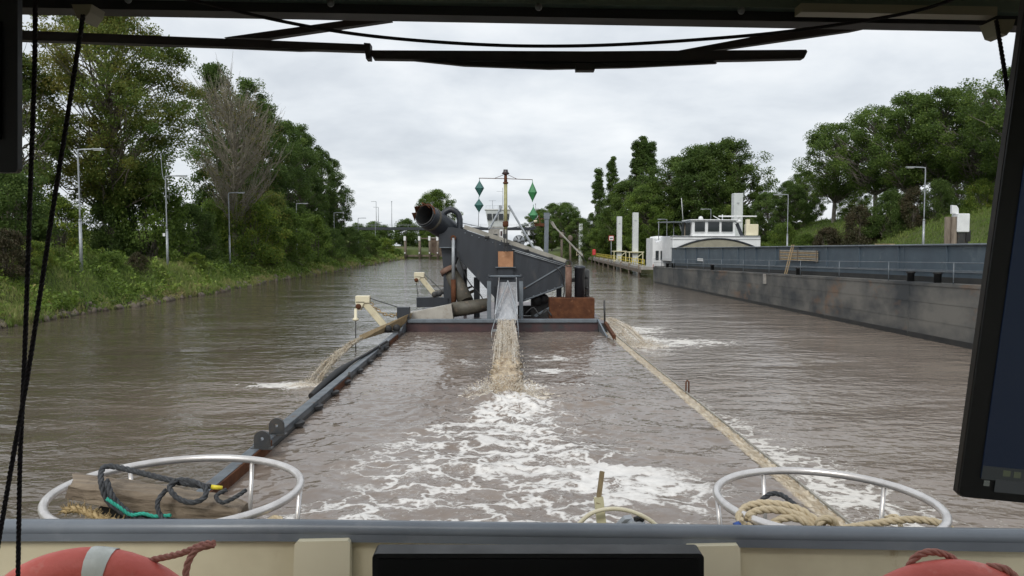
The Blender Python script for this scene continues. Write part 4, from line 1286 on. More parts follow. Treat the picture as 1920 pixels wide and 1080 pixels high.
# ================================================================ FALLING WATER
def splash_mat(name, c1, c2, st, alpha=None):
    m, N, L, b = new_mat(name)
    geo = N.new('ShaderNodeNewGeometry'); mp = N.new('ShaderNodeMapping'); mp.inputs['Scale'].default_value = st
    L.new(geo.outputs['Position'], mp.inputs[0])
    n = N.new('ShaderNodeTexNoise'); n.inputs['Scale'].default_value = 3.2; n.inputs['Detail'].default_value = 8; n.inputs['Roughness'].default_value = 0.72; n.inputs['Distortion'].default_value = 0.6
    L.new(mp.outputs[0], n.inputs['Vector'])
    rp = N.new('ShaderNodeValToRGB')
    rp.color_ramp.elements[0].position = 0.38; rp.color_ramp.elements[0].color = c4(c1)
    rp.color_ramp.elements[1].position = 0.60; rp.color_ramp.elements[1].color = c4(c2)
    L.new(n.outputs['Fac'], rp.inputs[0]); L.new(rp.outputs[0], b.inputs['Base Color'])
    b.inputs['Roughness'].default_value = 0.35
    if alpha:                                       # broken water: gaps between the drops
        n2 = N.new('ShaderNodeTexNoise'); n2.inputs['Scale'].default_value = 11.0; n2.inputs['Detail'].default_value = 4; n2.inputs['Roughness'].default_value = 0.7
        L.new(mp.outputs[0], n2.inputs['Vector'])
        ra = N.new('ShaderNodeMapRange'); ra.inputs[1].default_value = alpha[0]; ra.inputs[2].default_value = alpha[1]
        L.new(n2.outputs['Fac'], ra.inputs[0]); L.new(ra.outputs[0], b.inputs['Alpha'])
    bp = N.new('ShaderNodeBump'); bp.inputs['Strength'].default_value = 0.9; bp.inputs['Distance'].default_value = 0.06
    L.new(n.outputs['Fac'], bp.inputs['Height']); L.new(bp.outputs[0], b.inputs['Normal'])
    return m


m_jet = splash_mat('muddy_falling_water', (0.24, 0.155, 0.08), (0.84, 0.79, 0.71), (2.8, 0.45, 0.9), (0.30, 0.46))
m_jet2 = splash_mat('brown_spout', (0.44, 0.35, 0.235), (0.74, 0.67, 0.55), (2.0, 0.7, 0.8), (0.42, 0.60))


def jet(name, path, wid, thick, mat, label, seed, rough=0.07, drops=700, dsz=0.02, spread=0.35, nv=40, nu=120, tear=0.0):
    """a thrown sheet of water: flattened tube along a path, broken up by noise, with drops round it"""
    rng = RS(seed)
    P = np.array([list(p) for p in resample(spline(path, 20), sum((Vector(b) - Vector(a)).length for a, b in zip(path, path[1:])) / nu)])
    m = len(P)
    T = np.gradient(P, axis=0); T /= np.linalg.norm(T, axis=1)[:, None]
    S = np.cross(T, [0, 0, 1.0]); S /= np.linalg.norm(S, axis=1)[:, None]
    U = np.cross(S, T)
    f = np.linspace(0, 1, m)
    w = np.interp(f, np.linspace(0, 1, len(wid)), wid) / 2
    h = np.interp(f, np.linspace(0, 1, len(thick)), thick) / 2
    t = np.linspace(0, 2 * np.pi, nv, endpoint=False)
    nz = fft_noise(m, nv, 1.0, 1.0, 2.2, 14, -1.0, seed, 0.12, 1.0)
    nz2 = fft_noise(m, nv, 1.0, 1.0, 2.0, 6, -0.6, seed + 1, 0.4, 1)
    k = 1 + (rough * nz + rough * 0.6 * nz2) / 0.25 * np.interp(f, [0, 0.25, 1], [0.25, 0.8, 1.25])[:, None]
    c, s = np.cos(t), np.sin(t)
    c = np.sign(c) * np.abs(c) ** 0.75; s = np.sign(s) * np.abs(s) ** 0.75
    V = P[:, None, :] + (k * w[:, None] * c)[:, :, None] * S[:, None, :] + (k * h[:, None] * s)[:, :, None] * U[:, None, :]
    I = np.arange(m * nv).reshape(m, nv); J = np.roll(I, -1, 1)
    F = np.stack([I[:-1], J[:-1], J[1:], I[1:]], -1).reshape(-1, 4)
    if tear > 0:
        keep = (nz2 + nz)[:-1].ravel() < np.repeat(np.interp(f[:-1], [0, 0.35, 1], [4, 1.9, 1.9 - tear]), nv)
        F = F[keep]
    V = V.reshape(-1, 3)
    # drops
    oct_v = np.array([(1, 0, 0), (-1, 0, 0), (0, 1, 0), (0, -1, 0), (0, 0, 1), (0, 0, -1)], float)
    oct_f = np.array([(0, 2, 4), (2, 1, 4), (1, 3, 4), (3, 0, 4), (2, 0, 5), (1, 2, 5), (3, 1, 5), (0, 3, 5)])
    i = (rng.rand(drops) ** 0.8 * (m - 1)).astype(int)
    sp = spread * (0.35 + 0.9 * f[i])
    q = P[i] + S[i] * ((w[i] * rng.uniform(-1.15, 1.15, drops)) + rng.randn(drops) * sp * 0.45)[:, None] + U[i] * (h[i] * 0.9 + np.abs(rng.randn(drops)) * sp * 0.5)[:, None] + T[i] * (rng.randn(drops) * 0.2)[:, None]
    sz = dsz * (0.4 + 1.3 * rng.rand(drops) ** 2.5)
    DV = (q[:, None, :] + oct_v[None] * sz[:, None, None] * np.array([1, 1.2, 1.3])).reshape(-1, 3)
    me = bpy.data.meshes.new(name)
    tri = np.concatenate([F[:, [0, 1, 2]], F[:, [0, 2, 3]], (oct_f[None] + (np.arange(drops) * 6)[:, None, None]).reshape(-1, 3) + len(V)])
    me2 = np_mesh(name, np.concatenate([V, DV]), tri, 3)
    bpy.data.meshes.remove(me)
    smooth(me2)
    return tag(put(name, me2, mat), label, 'water jet', kind='stuff')


m_strand = splash_mat('water_strands', (0.58, 0.48, 0.35), (0.84, 0.79, 0.71), (1.0, 1.0, 1.0), (0.25, 0.75))


def strands(name, n, start, end, drop, w0, w1, h1, r, mat, label, seed, mist=1500, msz=0.007, arc=0.0):
    """torn falling water: many thin partial trajectories from start to end, with fine spray"""
    rng = RS(seed)
    st, en = np.array(start), np.array(end)
    fw = en - st; fw[2] = 0
    ln = np.linalg.norm(fw); fw /= ln
    sd = np.array([fw[1], -fw[0], 0])

    def traj(x0, x1, L, s, lift):
        p = st[None] + fw[None] * (L * s)[:, None] + sd[None] * (x0 + (x1 - x0) * s)[:, None]
        p[:, 2] = st[2] + lift * s * (1 - s) - drop * (s ** 2 * (1 - arc) + s * arc)
        return p
    paths = []
    for i in range(n):
        s0 = rng.rand() * 0.62 if rng.rand() < 0.8 else 0.0
        s1 = min(1.0, s0 + 0.18 + 0.5 * rng.rand())
        s = np.linspace(s0, s1, 14)
        x0 = rng.uniform(-0.5, 0.5) * w0; x1 = x0 / w0 * w1 + rng.randn() * w1 * 0.07
        p = traj(x0, x1, ln * (0.90 + 0.12 * rng.rand()), s, rng.rand() * h1 * (1 - abs(x0 / w0) * 1.3))
        p[:, 2] += rng.randn() * 0.02
        p += np.cumsum(rng.randn(14, 3), 0) * 0.004
        k = np.sin(np.linspace(0.08, np.pi - 0.08, 14)) ** 0.6
        rr = r * (0.35 + 1.0 * rng.rand() ** 2) * k * (0.75 + 0.5 * rng.rand(14))
        paths.append((p, rr))
    limb = limbs_mesh(name, paths, 6)
    V = np.empty(len(limb.vertices) * 3, np.float32); limb.vertices.foreach_get('co', V); V = V.reshape(-1, 3)
    F = np.empty(len(limb.polygons) * 4, np.int32); limb.loops.foreach_get('vertex_index', F); F = F.reshape(-1, 4)
    bpy.data.meshes.remove(limb)
    oct_v = np.array([(1, 0, 0), (-1, 0, 0), (0, 1, 0), (0, -1, 0), (0, 0, 1), (0, 0, -1)], float)
    oct_f = np.array([(0, 2, 4), (2, 1, 4), (1, 3, 4), (3, 0, 4), (2, 0, 5), (1, 2, 5), (3, 1, 5), (0, 3, 5)])
    s = rng.rand(mist) ** 0.7
    q = traj(rng.uniform(-0.6, 0.6, mist) * w0, rng.uniform(-0.62, 0.62, mist) * w1, ln * (0.97 + 0.05 * rng.randn(mist)), s, h1 * (0.6 + 1.6 * rng.rand(mist) ** 2))
    q += rng.randn(mist, 3) * (0.035 + 0.16 * s[:, None] ** 2) * np.array([1, 1, 0.9])
    sz = msz * (0.5 + 1.6 * rng.rand(mist) ** 3)
    DV = (q[:, None, :] + oct_v[None] * sz[:, None, None] * np.array([1, 1.3, 1.5])).reshape(-1, 3)
    tri = np.concatenate([F[:, [0, 1, 2]], F[:, [0, 2, 3]], (oct_f[None] + (np.arange(mist) * 6)[:, None, None]).reshape(-1, 3) + len(V)])
    me2 = np_mesh(name, np.concatenate([V, DV]), tri, 3)
    smooth(me2)
    return tag(put(name, me2, mat), label, 'water jet', kind='stuff')


lipc = (cbl + cbr) / 2 + Vector((0, 0, 0.06))
m_core = splash_mat('muddy_core_water', (0.20, 0.125, 0.062), (0.62, 0.51, 0.36), (2.0, 0.8, 1.2), (0.24, 0.42))
jet('falling_water', [lipc + Vector((0, -0.3, -0.12)), lipc + Vector((0, -2.2, -0.18)), Vector((0.12, 26.2, 1.18)), Vector((0.10, 23.2, 0.98)), Vector((0.08, 21.3, 0.72)), Vector((JX, 20.2, 0.48))],
    [0.48, 0.56, 0.64, 0.70, 0.76, 0.86], [0.03, 0.08, 0.16, 0.24, 0.30, 0.30], m_core, 'brown core of the water thrown from the steel chute', 3, 0.030, 10, 0.006, 0.2)
strands('water_spray', 64, (lipc.x, lipc.y - 0.1, lipc.z - 0.05), (JX, 20.4, 0), 0.98, 0.60, 0.84, 0.22, 0.034, m_strand, 'white and tan streaks of water falling from the steel chute into the hold', 4, 4600, 0.0105)
ep = (cc + cd) / 2 + Vector((0.05, 0.35, -0.02))
strands('water_spray', 80, (ep.x, ep.y, ep.z), (-6.42, 25.3, 0), ep.z + 0.05, 0.16, 0.42, 0.05, 0.030, m_jet2, 'thin pale spout falling from the tan chute into the canal', 5, 2600, 0.010)
strands('water_spray', 60, (4.9, 38.4, 0.95), (6.1, 34.6, 0), 1.0, 0.9, 1.5, 0.12, 0.045, m_strand, 'pale sheet of water pouring off the right side of the barge', 6, 3600, 0.012)
# churned lumps where the jets land
def lumps(name, n, cx, cy_, z, sx, sy, smin, smax, mat, label, seed):
    rng = RS(seed)
    V, F = [], []
    nu, nv = 8, 5
    for i in range(n):
        x, y = cx + rng.randn() * sx, cy_ + rng.randn() * sy
        s = rng.uniform(smin, smax) * math.exp(-0.5 * (((x - cx) / sx) ** 2 + ((y - cy_) / sy) ** 2) * 0.35)
        b = len(V)
        for j in range(nv):
            th = (j / (nv - 1)) * math.pi * 0.55
            for k in range(nu):
                ph = k * 2 * math.pi / nu
                r = s * (0.7 + 0.6 * rng.rand())
                V.append((x + r * math.sin(th) * math.cos(ph) * 1.3, y + r * math.sin(th) * math.sin(ph), z + r * math.cos(th) * 0.45 - 0.02))
        for j in range(nv - 1):
            for k in range(nu):
                a0 = b + j * nu
                F.append((a0 + k, a0 + nu + k, a0 + nu + (k + 1) % nu, a0 + (k + 1) % nu))
    me = np_mesh(name, V, F)
    smooth(me)
    return tag(put(name, me, mat), label, 'foam', kind='stuff')


m_churn = splash_mat('churned_foam', (0.45, 0.36, 0.26), (0.82, 0.78, 0.71), (1.5, 1.5, 1.5))
lumps('churned_foam', 340, JX, 20.2, HOP, 0.52, 0.42, 0.05, 0.19, m_churn, 'tan churning foam where the chute water lands in the hold', 12)
lumps('churned_foam', 120, -6.6, 25.2, 0.0, 0.45, 0.22, 0.04, 0.10, m_churn, 'pale churning foam where the spout meets the canal', 13)
lumps('churned_foam', 260, 6.4, 34.8, 0.0, 0.8, 0.6, 0.03, 0.09, m_churn, 'white churning foam beside the right end of the barge bulkhead', 14)


def crown_splash(name, n, c, rad_, h, sz, mat, label, seed):
    """drops thrown up round a landing jet"""
    rng = RS(seed)
    oct_v = np.array([(1, 0, 0), (-1, 0, 0), (0, 1, 0), (0, -1, 0), (0, 0, 1), (0, 0, -1)], float)
    oct_f = np.array([(0, 2, 4), (2, 1, 4), (1, 3, 4), (3, 0, 4), (2, 0, 5), (1, 2, 5), (3, 1, 5), (0, 3, 5)])
    t = rng.rand(n) * 2 * np.pi
    r = rad_ * np.sqrt(rng.rand(n)) * (0.6 + 0.6 * rng.rand(n))
    z = h * rng.rand(n) ** 2.2 * np.exp(-(r / rad_) ** 2 * 0.9)
    q = np.stack([c[0] + r * np.cos(t) * 1.25, c[1] + r * np.sin(t), c[2] + z], 1)
    s = sz * (0.4 + 1.4 * rng.rand(n) ** 3)
    V = (q[:, None, :] + oct_v[None] * s[:, None, None]).reshape(-1, 3)
    F = (oct_f[None] + (np.arange(n) * 6)[:, None, None]).reshape(-1, 3)
    me = np_mesh(name, V, F, 3)
    smooth(me)
    return tag(put(name, me, mat), label, 'spray', kind='stuff')


crown_splash('splash_drops', 4000, (JX, 20.5, HOP), 0.85, 0.55, 0.016, m_strand, 'drops splashing up where the chute water lands in the hold', 21)
crown_splash('splash_drops', 900, (-6.45, 25.3, 0.0), 0.45, 0.22, 0.012, m_strand, 'drops splashing up where the spout meets the canal', 22)
crown_splash('splash_drops', 2200, (6.2, 34.9, 0.0), 1.0, 0.35, 0.016, m_strand, 'drops splashing beside the right end of the bulkhead', 23)

# ================================================================ THE MOORED CARGO SHIP
SU = Vector((-0.035, 1.0, 0.0)).normalized()
SV = Vector((SU.y, -SU.x, 0.0))
S0 = Vector((20.7, 34.0, 0.0))


def S(a, b, z):
    p = S0 + SU * a + SV * b
    return Vector((p.x, p.y, z))


def dk(a): return 2.83 - 0.0145 * a        # deck height: trimmed by the stern
def ct(a): return 4.62 - 0.0065 * a        # coaming top


SM = Matrix((SV, SU, Vector((0, 0, 1)))).transposed()
ship = empty('cargo_ship', S(20, 5, 0), 'long dark inland cargo ship moored at the right with white wheelhouse aft', 'ship')
A0, A1, BEAM = -30.0, 66.5, 11.4
# hull as a loft of sections along its length
secs = []
al = [A0, -10, 5, 20, 35, 50, 58, 62, 64, 65.3, 66.2, 66.6]
V, F = [], []
for a in al:
    inset = 0.0 if a < 60 else 3.6 * ((a - 60) / 6.6) ** 2.3
    top = dk(a) + (0.45 * ((a - 58) / 8.6) ** 1.5 if a > 58 else 0)
    for (b, z) in ((inset + 0.25, -1.2), (inset, 0.25), (inset, top), (BEAM - inset, top), (BEAM - inset, 0.25), (BEAM - inset - 0.25, -1.2)):
        V.append(S(a, b, z))
for i in range(len(al) - 1):
    for k in range(6):
        j = (k + 1) % 6
        F.append((i * 6 + k, i * 6 + j, i * 6 + 6 + j, i * 6 + 6 + k))
F.append(tuple(range(6))); F.append(tuple((len(al) - 1) * 6 + k for k in range(6)))
MB().add(V, F).build('hull', m_hull, ship)
MB().add([S(A0, -0.012, -0.4), S(A0, -0.012, 0.34), S(60, -0.012, 0.14), S(60, -0.012, -0.4), S(A0, 0.1, -0.4), S(A0, 0.1, 0.34), S(60, 0.1, 0.14), S(60, 0.1, -0.4)],
         [(0, 1, 2, 3), (4, 7, 6, 5), (0, 4, 5, 1), (1, 5, 6, 2), (2, 6, 7, 3), (3, 7, 4, 0)]).build('boot_top', m_hull2, ship)
for f, h in ((0.66, 0.035), (0.34, 0.025), (0.965, 0.09)):
    MB().beam(S(A0, 0.0, dk(A0) * f), S(61, 0.0, dk(61) * f), 0.03 if f < 0.9 else 0.07, h).build('rubbing_strake', m_hull, ship)
for a in np.arange(-14, 60, 9.3):
    MB().box(S(float(a), -0.005, dk(a) * 0.5), (0.03, 0.05, dk(a) * 0.88), M=SM).build('hull_seam', m_hull, ship)
MB().box(S(24, -0.05, dk(24) * 0.83), (0.13, 0.38, 0.75), M=SM).build('fender_plate', m_conc, ship)
# coaming of the hold
CA0, CA1, CB = -30.0, 55.8, 0.95
for b0 in (CB, BEAM - CB):
    for k in range(7):
        a, a2 = CA0 + (CA1 - CA0) * k / 7, CA0 + (CA1 - CA0) * (k + 1) / 7
        n = 0.02 if k % 2 else 0.0
        MB().add([S(a, b0 - n, dk(a) - 0.05), S(a2, b0 - n, dk(a2) - 0.05), S(a2, b0 - n, ct(a2)), S(a, b0 - n, ct(a)), S(a, b0 + 0.12, dk(a) - 0.05), S(a2, b0 + 0.12, dk(a2) - 0.05), S(a2, b0 + 0.12, ct(a2)), S(a, b0 + 0.12, ct(a))],
                 [(0, 1, 2, 3), (4, 7, 6, 5), (0, 4, 5, 1), (1, 5, 6, 2), (2, 6, 7, 3), (3, 7, 4, 0)]).build('coaming_panel', m_coam, ship)
MB().beam(S(CA0, CB, ct(CA0) + 0.03), S(CA1, CB, ct(CA1) + 0.03), 0.30, 0.09, bev=0.02).build('coaming_rail', m_slate2, ship)
MB().beam(S(CA0, CB - 0.04, dk(CA0) + 0.62), S(CA1, CB - 0.04, dk(CA1) + 0.55), 0.10, 0.06).build('coaming_flange', m_slate2, ship)
MB().beam(S(CA0, CB - 0.04, dk(CA0) + 0.02), S(CA1, CB - 0.04, dk(CA1) + 0.02), 0.06, 0.5).build('coaming_foot', m_hull2, ship)
for a in np.arange(-14, 54, 4.25):
    a = float(a)
    MB().beam(S(a, CB - 0.05, dk(a) + 0.6), S(a, CB - 0.05, ct(a)), 0.10, 0.05, up=(0, 1, 0)).build('coaming_stay', m_coam, ship)
# hold floor and far side so that the open hold is real
MB().box(S(12, BEAM / 2, 0.4), (BEAM - 2 * CB - 0.3, 83, 0.1), M=SM).build('hold_floor', m_rust, ship)
# guard rail along the deck edge
for a in np.arange(-10, 62, 5.6):
    a = float(a)
    MB().tube([S(a, 0.12, dk(a)), S(a, 0.12, dk(a) + 1.0)], 0.03, 6).build('rail_post', m_slate2, ship)
for h in (0.55, 0.98):
    MB().tube([S(a, 0.12, dk(a) + h) for a in (-18, 0, 20, 40, 62)], 0.020, 6).build('rail_wire', m_slate2, ship)
for a in (2.9, 5.2, 19.0, 38.5, 53.0, 55.6):
    q = S(a, 0.42, dk(a))
    MB().lathe(q, [(0.17, 0), (0.17, 0.42), (0.22, 0.43), (0.22, 0.5), (0.1, 0.52)], 12).build('bollard', m_black, ship)
# slatted gangway hung on the coaming, with a ladder
for k in range(6):
    MB().beam(S(16.9, CB - 0.14, ct(20) - 0.30 - k * 0.125), S(23.3, CB - 0.14, ct(20) - 0.28 - k * 0.125), 0.05, 0.085).build('gangway_slat', m_tan if k % 2 else m_conv, ship)
for a in (17.0, 20.0, 23.2):
    MB().beam(S(a, CB - 0.19, ct(20) - 1.02), S(a, CB - 0.19, ct(20) - 0.22), 0.05, 0.06, up=(0, 1, 0)).build('gangway_bracket', m_wood, ship)
for b in (0.28, 0.62):
    MB().beam(S(20.6 + b, 0.35, dk(20)), S(20.6 + b, CB - 0.1, ct(20) + 0.15), 0.05, 0.06, up=(0, 1, 0)).build('ladder_stile', m_tan, ship)
MB().beam(S(8.2, CB + 0.1, ct(10) + 0.1), S(9.8, CB + 0.1, ct(10) + 0.1), 0.3, 0.06).build('deck_plank', m_tan, ship)
MB().box(S(44, CB - 0.09, dk(44) + 0.95), (0.03, 1.9, 0.28), M=SM).build('name_plate', m_white, ship)
# arched end of the hatch
arch = []
for t in np.linspace(0, 1, 17):
    arch.append(S(54.2, 1.0 + t * 9.6, 4.2 + 1.15 * (1 - (2 * t - 1) ** 2)))
MB().prism([S(54.2, 1.0, 3.4)] + arch + [S(54.2, 10.6, 3.4)], SU * 0.25).build('hatch_end', m_tarp, ship)
MB().tube([p - SU * 0.05 + Vector((0, 0, 0.03)) for p in arch], 0.10, 6).build('hatch_rim', m_slate, ship)
MB().beam(S(54.0, 0.9, 4.16), S(54.0, 10.7, 4.16), 0.1, 0.08).build('hatch_sill', m_tan, ship)
# deck house
MB().box(S(59.0, 6.35, 4.2), (10.5, 6.0, 3.0), M=SM, bev=0.06).build('deck_house', m_white, ship)
MB().box(S(55.97, 6.2, 5.62), (10.8, 0.05, 0.09), M=SM).box(S(55.97, 6.2, 5.28), (10.7, 0.04, 0.035), M=SM).build('house_band', m_slate, ship)
wh = MB().box(S(58.2, 6.1, 6.6), (5.2, 3.4, 1.85), M=SM, bev=0.05).build('wheelhouse', m_white, ship)
for k, b in enumerate((4.45, 6.1, 7.72)):
    w = 1.12 if k == 0 else 1.25
    MB().box(S(56.46, b, 6.78), (w + 0.1, 0.06, 1.15), M=SM, bev=0.06).build('window', m_glassd, wh)
    MB().box(S(56.43, b, 6.14), (w + 0.12, 0.06, 0.06), M=SM).build('window_sill', m_white, wh)
MB().box(S(58.1, 6.1, 7.58), (5.7, 3.9, 0.13), M=SM, bev=0.04).build('wheelhouse_roof', m_white, wh)
MB().box(S(57.8, 3.49, 6.65), (0.06, 1.4, 1.3), M=SM).build('side_window', m_glassd, wh)
MB().box(S(57.2, 2.75, 6.55), (0.10, 0.8, 1.7), M=SM).build('side_door', m_wood, wh)
MB().box(S(57.0, 2.9, 6.5), (1.0, 0.08, 1.5), M=SM).build('door_glass', m_glassd, wh)
rd = MB().box(S(57.2, 9.2, 8.05), (4.6, 0.18, 0.16), M=SM, bev=0.03).lathe(S(57.2, 9.3, 7.4), [(0.12, 0), (0.12, 0.5), (0.2, 0.55)], 10).build('radar_scanner', m_white, wh)
MB().lathe(S(57.3, 9.35, 7.25), [(0.3, 0), (0.42, 0.12), (0.36, 0.34), (0.12, 0.46)], 14).build('radar_dome', m_white, wh)
MB().beam(S(57.3, 9.15, 7.2), S(57.3, 9.85, 5.6), 0.42, 0.3).build('tripod_leg', m_slate, wh)
MB().lathe(S(57, 4.7, 7.65), [(0.2, 0), (0.3, 0.1), (0.22, 0.32), (0.05, 0.4)], 12).build('searchlight', m_white, wh)
MB().tube([S(57, 2.6, 7.3), S(57.2, 2.4, 10.2)], 0.03, 6).build('antenna', m_white, wh)
MB().beam(S(57, 6.2, 8.1), S(57, 7.0, 7.66), 0.06, 0.07).tube([S(57, 7.3, 7.6), S(57, 7.3, 8.25)], 0.06, 6).build('horn', m_white, wh)
MB().box(S(57.5, 11.0, 6.45), (1.5, 0.7, 1.35), M=SM, bev=0.05).box(S(57.4, 10.5, 7.3), (0.42, 0.4, 0.8), M=SM).build('life_raft_box', m_creaml, ship)
# awning frame left of the wheelhouse
for b in (-0.2, 1.6):
    MB().tube([S(57.5, b, 5.2), S(57.5, b, 7.45)], 0.04, 6).build('awning_post', m_galv, ship)
MB().box(S(57.5, 1.6, 7.35), (3.4, 2.6, 0.09), M=SM).build('awning', m_slate2, ship)
MB().tube([S(57.2, 2.2, 7.2), S(57.2, 2.7, 5.7)], 0.09, 6).build('awning_strut', m_galv, ship)
# aft cabin
cabn = MB().prism([S(61.2, -0.05, dk(62)), S(61.2, 2.4, dk(62)), S(61.2, 2.4, 5.6), S(61.2, 1.9, 5.6), S(61.2, 0.4, 4.95), S(61.2, -0.05, 5.5)], SU * 3.6).build('aft_cabin', m_white, ship)
MB().lathe(S(64.0, 1.35, dk(62)), [(1.15, 0), (1.15, 3.45), (1.22, 3.5), (1.05, 3.75), (0.3, 3.85)], 20).build('cabin_round', m_white, ship)
for b in (0.5, 1.12):
    MB().box(S(61.14, b, 3.35), (0.40, 0.08, 1.15), M=SM, bev=0.05).build('cabin_window', m_glassd, ship)
MB().box(S(60.4, 2.55, 4.3), (0.35, 0.5, 3.2), M=SM).build('gangway_door', m_slate, ship)
MB().beam(S(61.0, -0.03, dk(61) + 0.10), S(66.3, 2.6, dk(66) + 0.55), 0.08, 0.36).build('stern_stripe', m_pink, ship)
for k in range(5):
    f = k / 4
    q = S(62 + 4.2 * f, 0.1 + 2.4 * f ** 2, dk(62) + 0.3 + 0.25 * f)
    MB().tube([q, q + Vector((0, 0, 0.95))], 0.03, 6).build('stern_rail_post', m_galv, ship)
MB().tube([S(62 + 4.2 * f, 0.1 + 2.4 * f ** 2, dk(62) + 1.25 + 0.25 * f) for f in (0, .25, .5, .75, 1)], 0.03, 6).build('stern_rail', m_galv, ship)

# ================================================================ QUAY SIDE ON THE RIGHT
def J(y): return 21.2 + (y - 117) * 0.042


jet_ = empty('guide_jetty', (24, 200, 0), 'long low guide jetty with yellow railing beyond the moored ship', 'jetty')
MB().beam((J(112), 112, 1.25), (J(300), 300, 1.25), 1.8, 0.4).build('deck', m_conc, jet_)
MB().beam((J(112) - 0.95, 112, 0.85), (J(300) - 0.95, 300, 0.85), 0.2, 0.5).build('fender_waler', m_wood, jet_)
for y in np.arange(114, 300, 12.0):
    y = float(y)
    MB().tube([(J(y) - 0.9, y, -1), (J(y) - 0.9, y, 1.7)], 0.2, 8).build('fender_pile', m_wood, jet_)
for y in np.arange(113, 300, 3.0):
    y = float(y)
    MB().tube([(J(y) - 0.3, y, 1.45), (J(y) - 0.3, y, 2.5)], 0.045, 6).build('railing_post', m_yellow, jet_)
for h in (1.95, 2.48):
    MB().tube([(J(y) - 0.3, y, h) for y in (113, 200, 298)], 0.045, 6).build('railing_bar', m_yellow, jet_)
for i, (u, y, w, zt) in enumerate(((1089, 236, 1.15, 11.2), (1161, 150, 0.95, 10.2), (1191, 132, 0.95, 10.2), (1381, 110, 1.30, 12.0))):
    x = px_x(u, y)
    look = ['lone square pale grey mooring post far along the jetty', 'left of the close pair of pale grey mooring posts on the jetty', 'right of the close pair of pale grey mooring posts on the jetty', 'thick pale grey mooring post behind the ship wheelhouse'][i]
    e_ = empty('mooring_post', (x, y, 0), look, 'mooring post', 'pale square mooring posts')
    MB().box((x, y, (zt - 1) / 2), (w, w, zt + 1), bev=0.05).build('shaft', m_postw, e_)
    MB().box((x, y, 3.45), (w * 2.8, 2.2, 0.16)).build('walkway', m_pyel, e_)
    for s_ in (-1, 1):
        MB().beam((x + s_ * w * 1.2, y - 1.0, 1.4), (x + s_ * w * 1.2, y - 1.0, 3.4), 0.14, 0.14, up=(0, 1, 0)).build('frame_leg', m_pyel, e_)
    MB().beam((x - w * 1.2, y - 1.05, 1.5), (x + w * 1.2, y - 1.05, 3.3), 0.12, 0.12).build('frame_brace', m_pyel, e_)
    MB().box((x - w * 0.05, y - w / 2 - 0.01, zt - 1.4), (0.35, 0.03, 0.14)).build('number_plate', m_galv, e_)
# sign
e_ = empty('mooring_sign', (px_x(1146, 152), 152, 1.4), 'white mooring sign with red border and black symbol beside the jetty', 'sign')
x = px_x(1146, 152)
MB().tube([(x, 152, 1.0), (x, 152, 5.6)], 0.06, 8).build('post', m_galv, e_)
MB().box((x, 151.9, 6.0), (1.0, 0.06, 1.0)).build('board', m_red, e_)
MB().box((x, 151.85, 6.0), (0.78, 0.05, 0.78)).build('face', m_white, e_)
MB().box((x, 151.81, 6.0), (0.56, 0.04, 0.16)).box((x - 0.18, 151.81, 5.9), (0.10, 0.03, 0.12)).box((x + 0.18, 151.81, 5.9), (0.10, 0.03, 0.12)).build('symbol', m_black, e_)
q = at(1114, 470, 165)
e_ = empty('life_ring_box', (q.x, q.y, 1.4), 'small red life ring cabinet on the jetty', 'cabinet')
MB().box((q.x, q.y, 3.1), (0.75, 0.4, 1.3), bev=0.15).build('case', m_red, e_)
MB().tube([(q.x, q.y, 1.3), (q.x, q.y, 2.5)], 0.05, 6).build('post', m_galv, e_)
# mooring dolphin behind the ship
xd, yd = px_x(1790, 62), 62.0
e_ = empty('mooring_dolphin', (xd, yd, 0), 'brown timber mooring dolphin with white top panel behind the ship', 'dolphin')
for k, dx_ in enumerate((-0.62, -0.22)):
    MB().tube([(xd + dx_, yd - 0.2 * k, -1), (xd + dx_, yd - 0.2 * k, 6.9)], 0.24, 10).build('timber_pile', m_wood, e_)
MB().box((xd + 0.42, yd, 3.0), (0.85, 0.8, 6.6)).build('core', m_darkst, e_)
MB().box((xd + 0.36, yd - 0.1, 6.4), (1.0, 0.9, 1.5), bev=0.05).build('white_panel', m_white, e_)
MB().box((xd + 0.8, yd - 0.3, 5.35), (0.35, 0.4, 0.9)).build('fender_block', m_black, e_)
MB().prism([(xd - 0.42, yd - 0.2, 7.15), (xd + 0.12, yd - 0.2, 7.15), (xd + 0.12, yd - 0.2, 7.55), (xd - 0.05, yd - 0.2, 7.8), (xd - 0.42, yd - 0.2, 7.85)], (0, 0.25, 0)).build('marker_plate', m_white, e_)

# ================================================================ STREET LAMPS
def make_lamp(side):
    e_ = empty('street_lamp', (0, 0, 0))
    MB().tube([(0, 0, -0.4), (0, 0, 3.9)], [0.125, 0.115], 10).tube([(0, 0, 3.88), (0, 0, 4.05)], [0.135, 0.10], 10).build('pole_base', m_galv, e_, False)
    MB().tube(spline([(0, 0, 4.0), (0, 0, 7), (0, 0, 9.15), (side * 0.12, 0, 9.33), (side * 0.35, 0, 9.38), (side * 1.1, 0, 9.40)], 5), 0.065, 8).build('pole', m_galv, e_, False)
    MB().box((side * 1.55, 0, 9.40), (1.0, 0.30, 0.13), bev=0.05).build('lamp_head', m_galv, e_, False)
    MB().box((side * 1.6, 0, 9.325), (0.7, 0.22, 0.03)).build('lens', m_white, e_, False)
    return e_


def copy_tree(o, parent=None):
    c = o.copy()
    COL.objects.link(c)
    c.parent = parent
    for ch in [x for x in bpy.data.objects if x.parent == o]:
        copy_tree(ch, c)
    return c


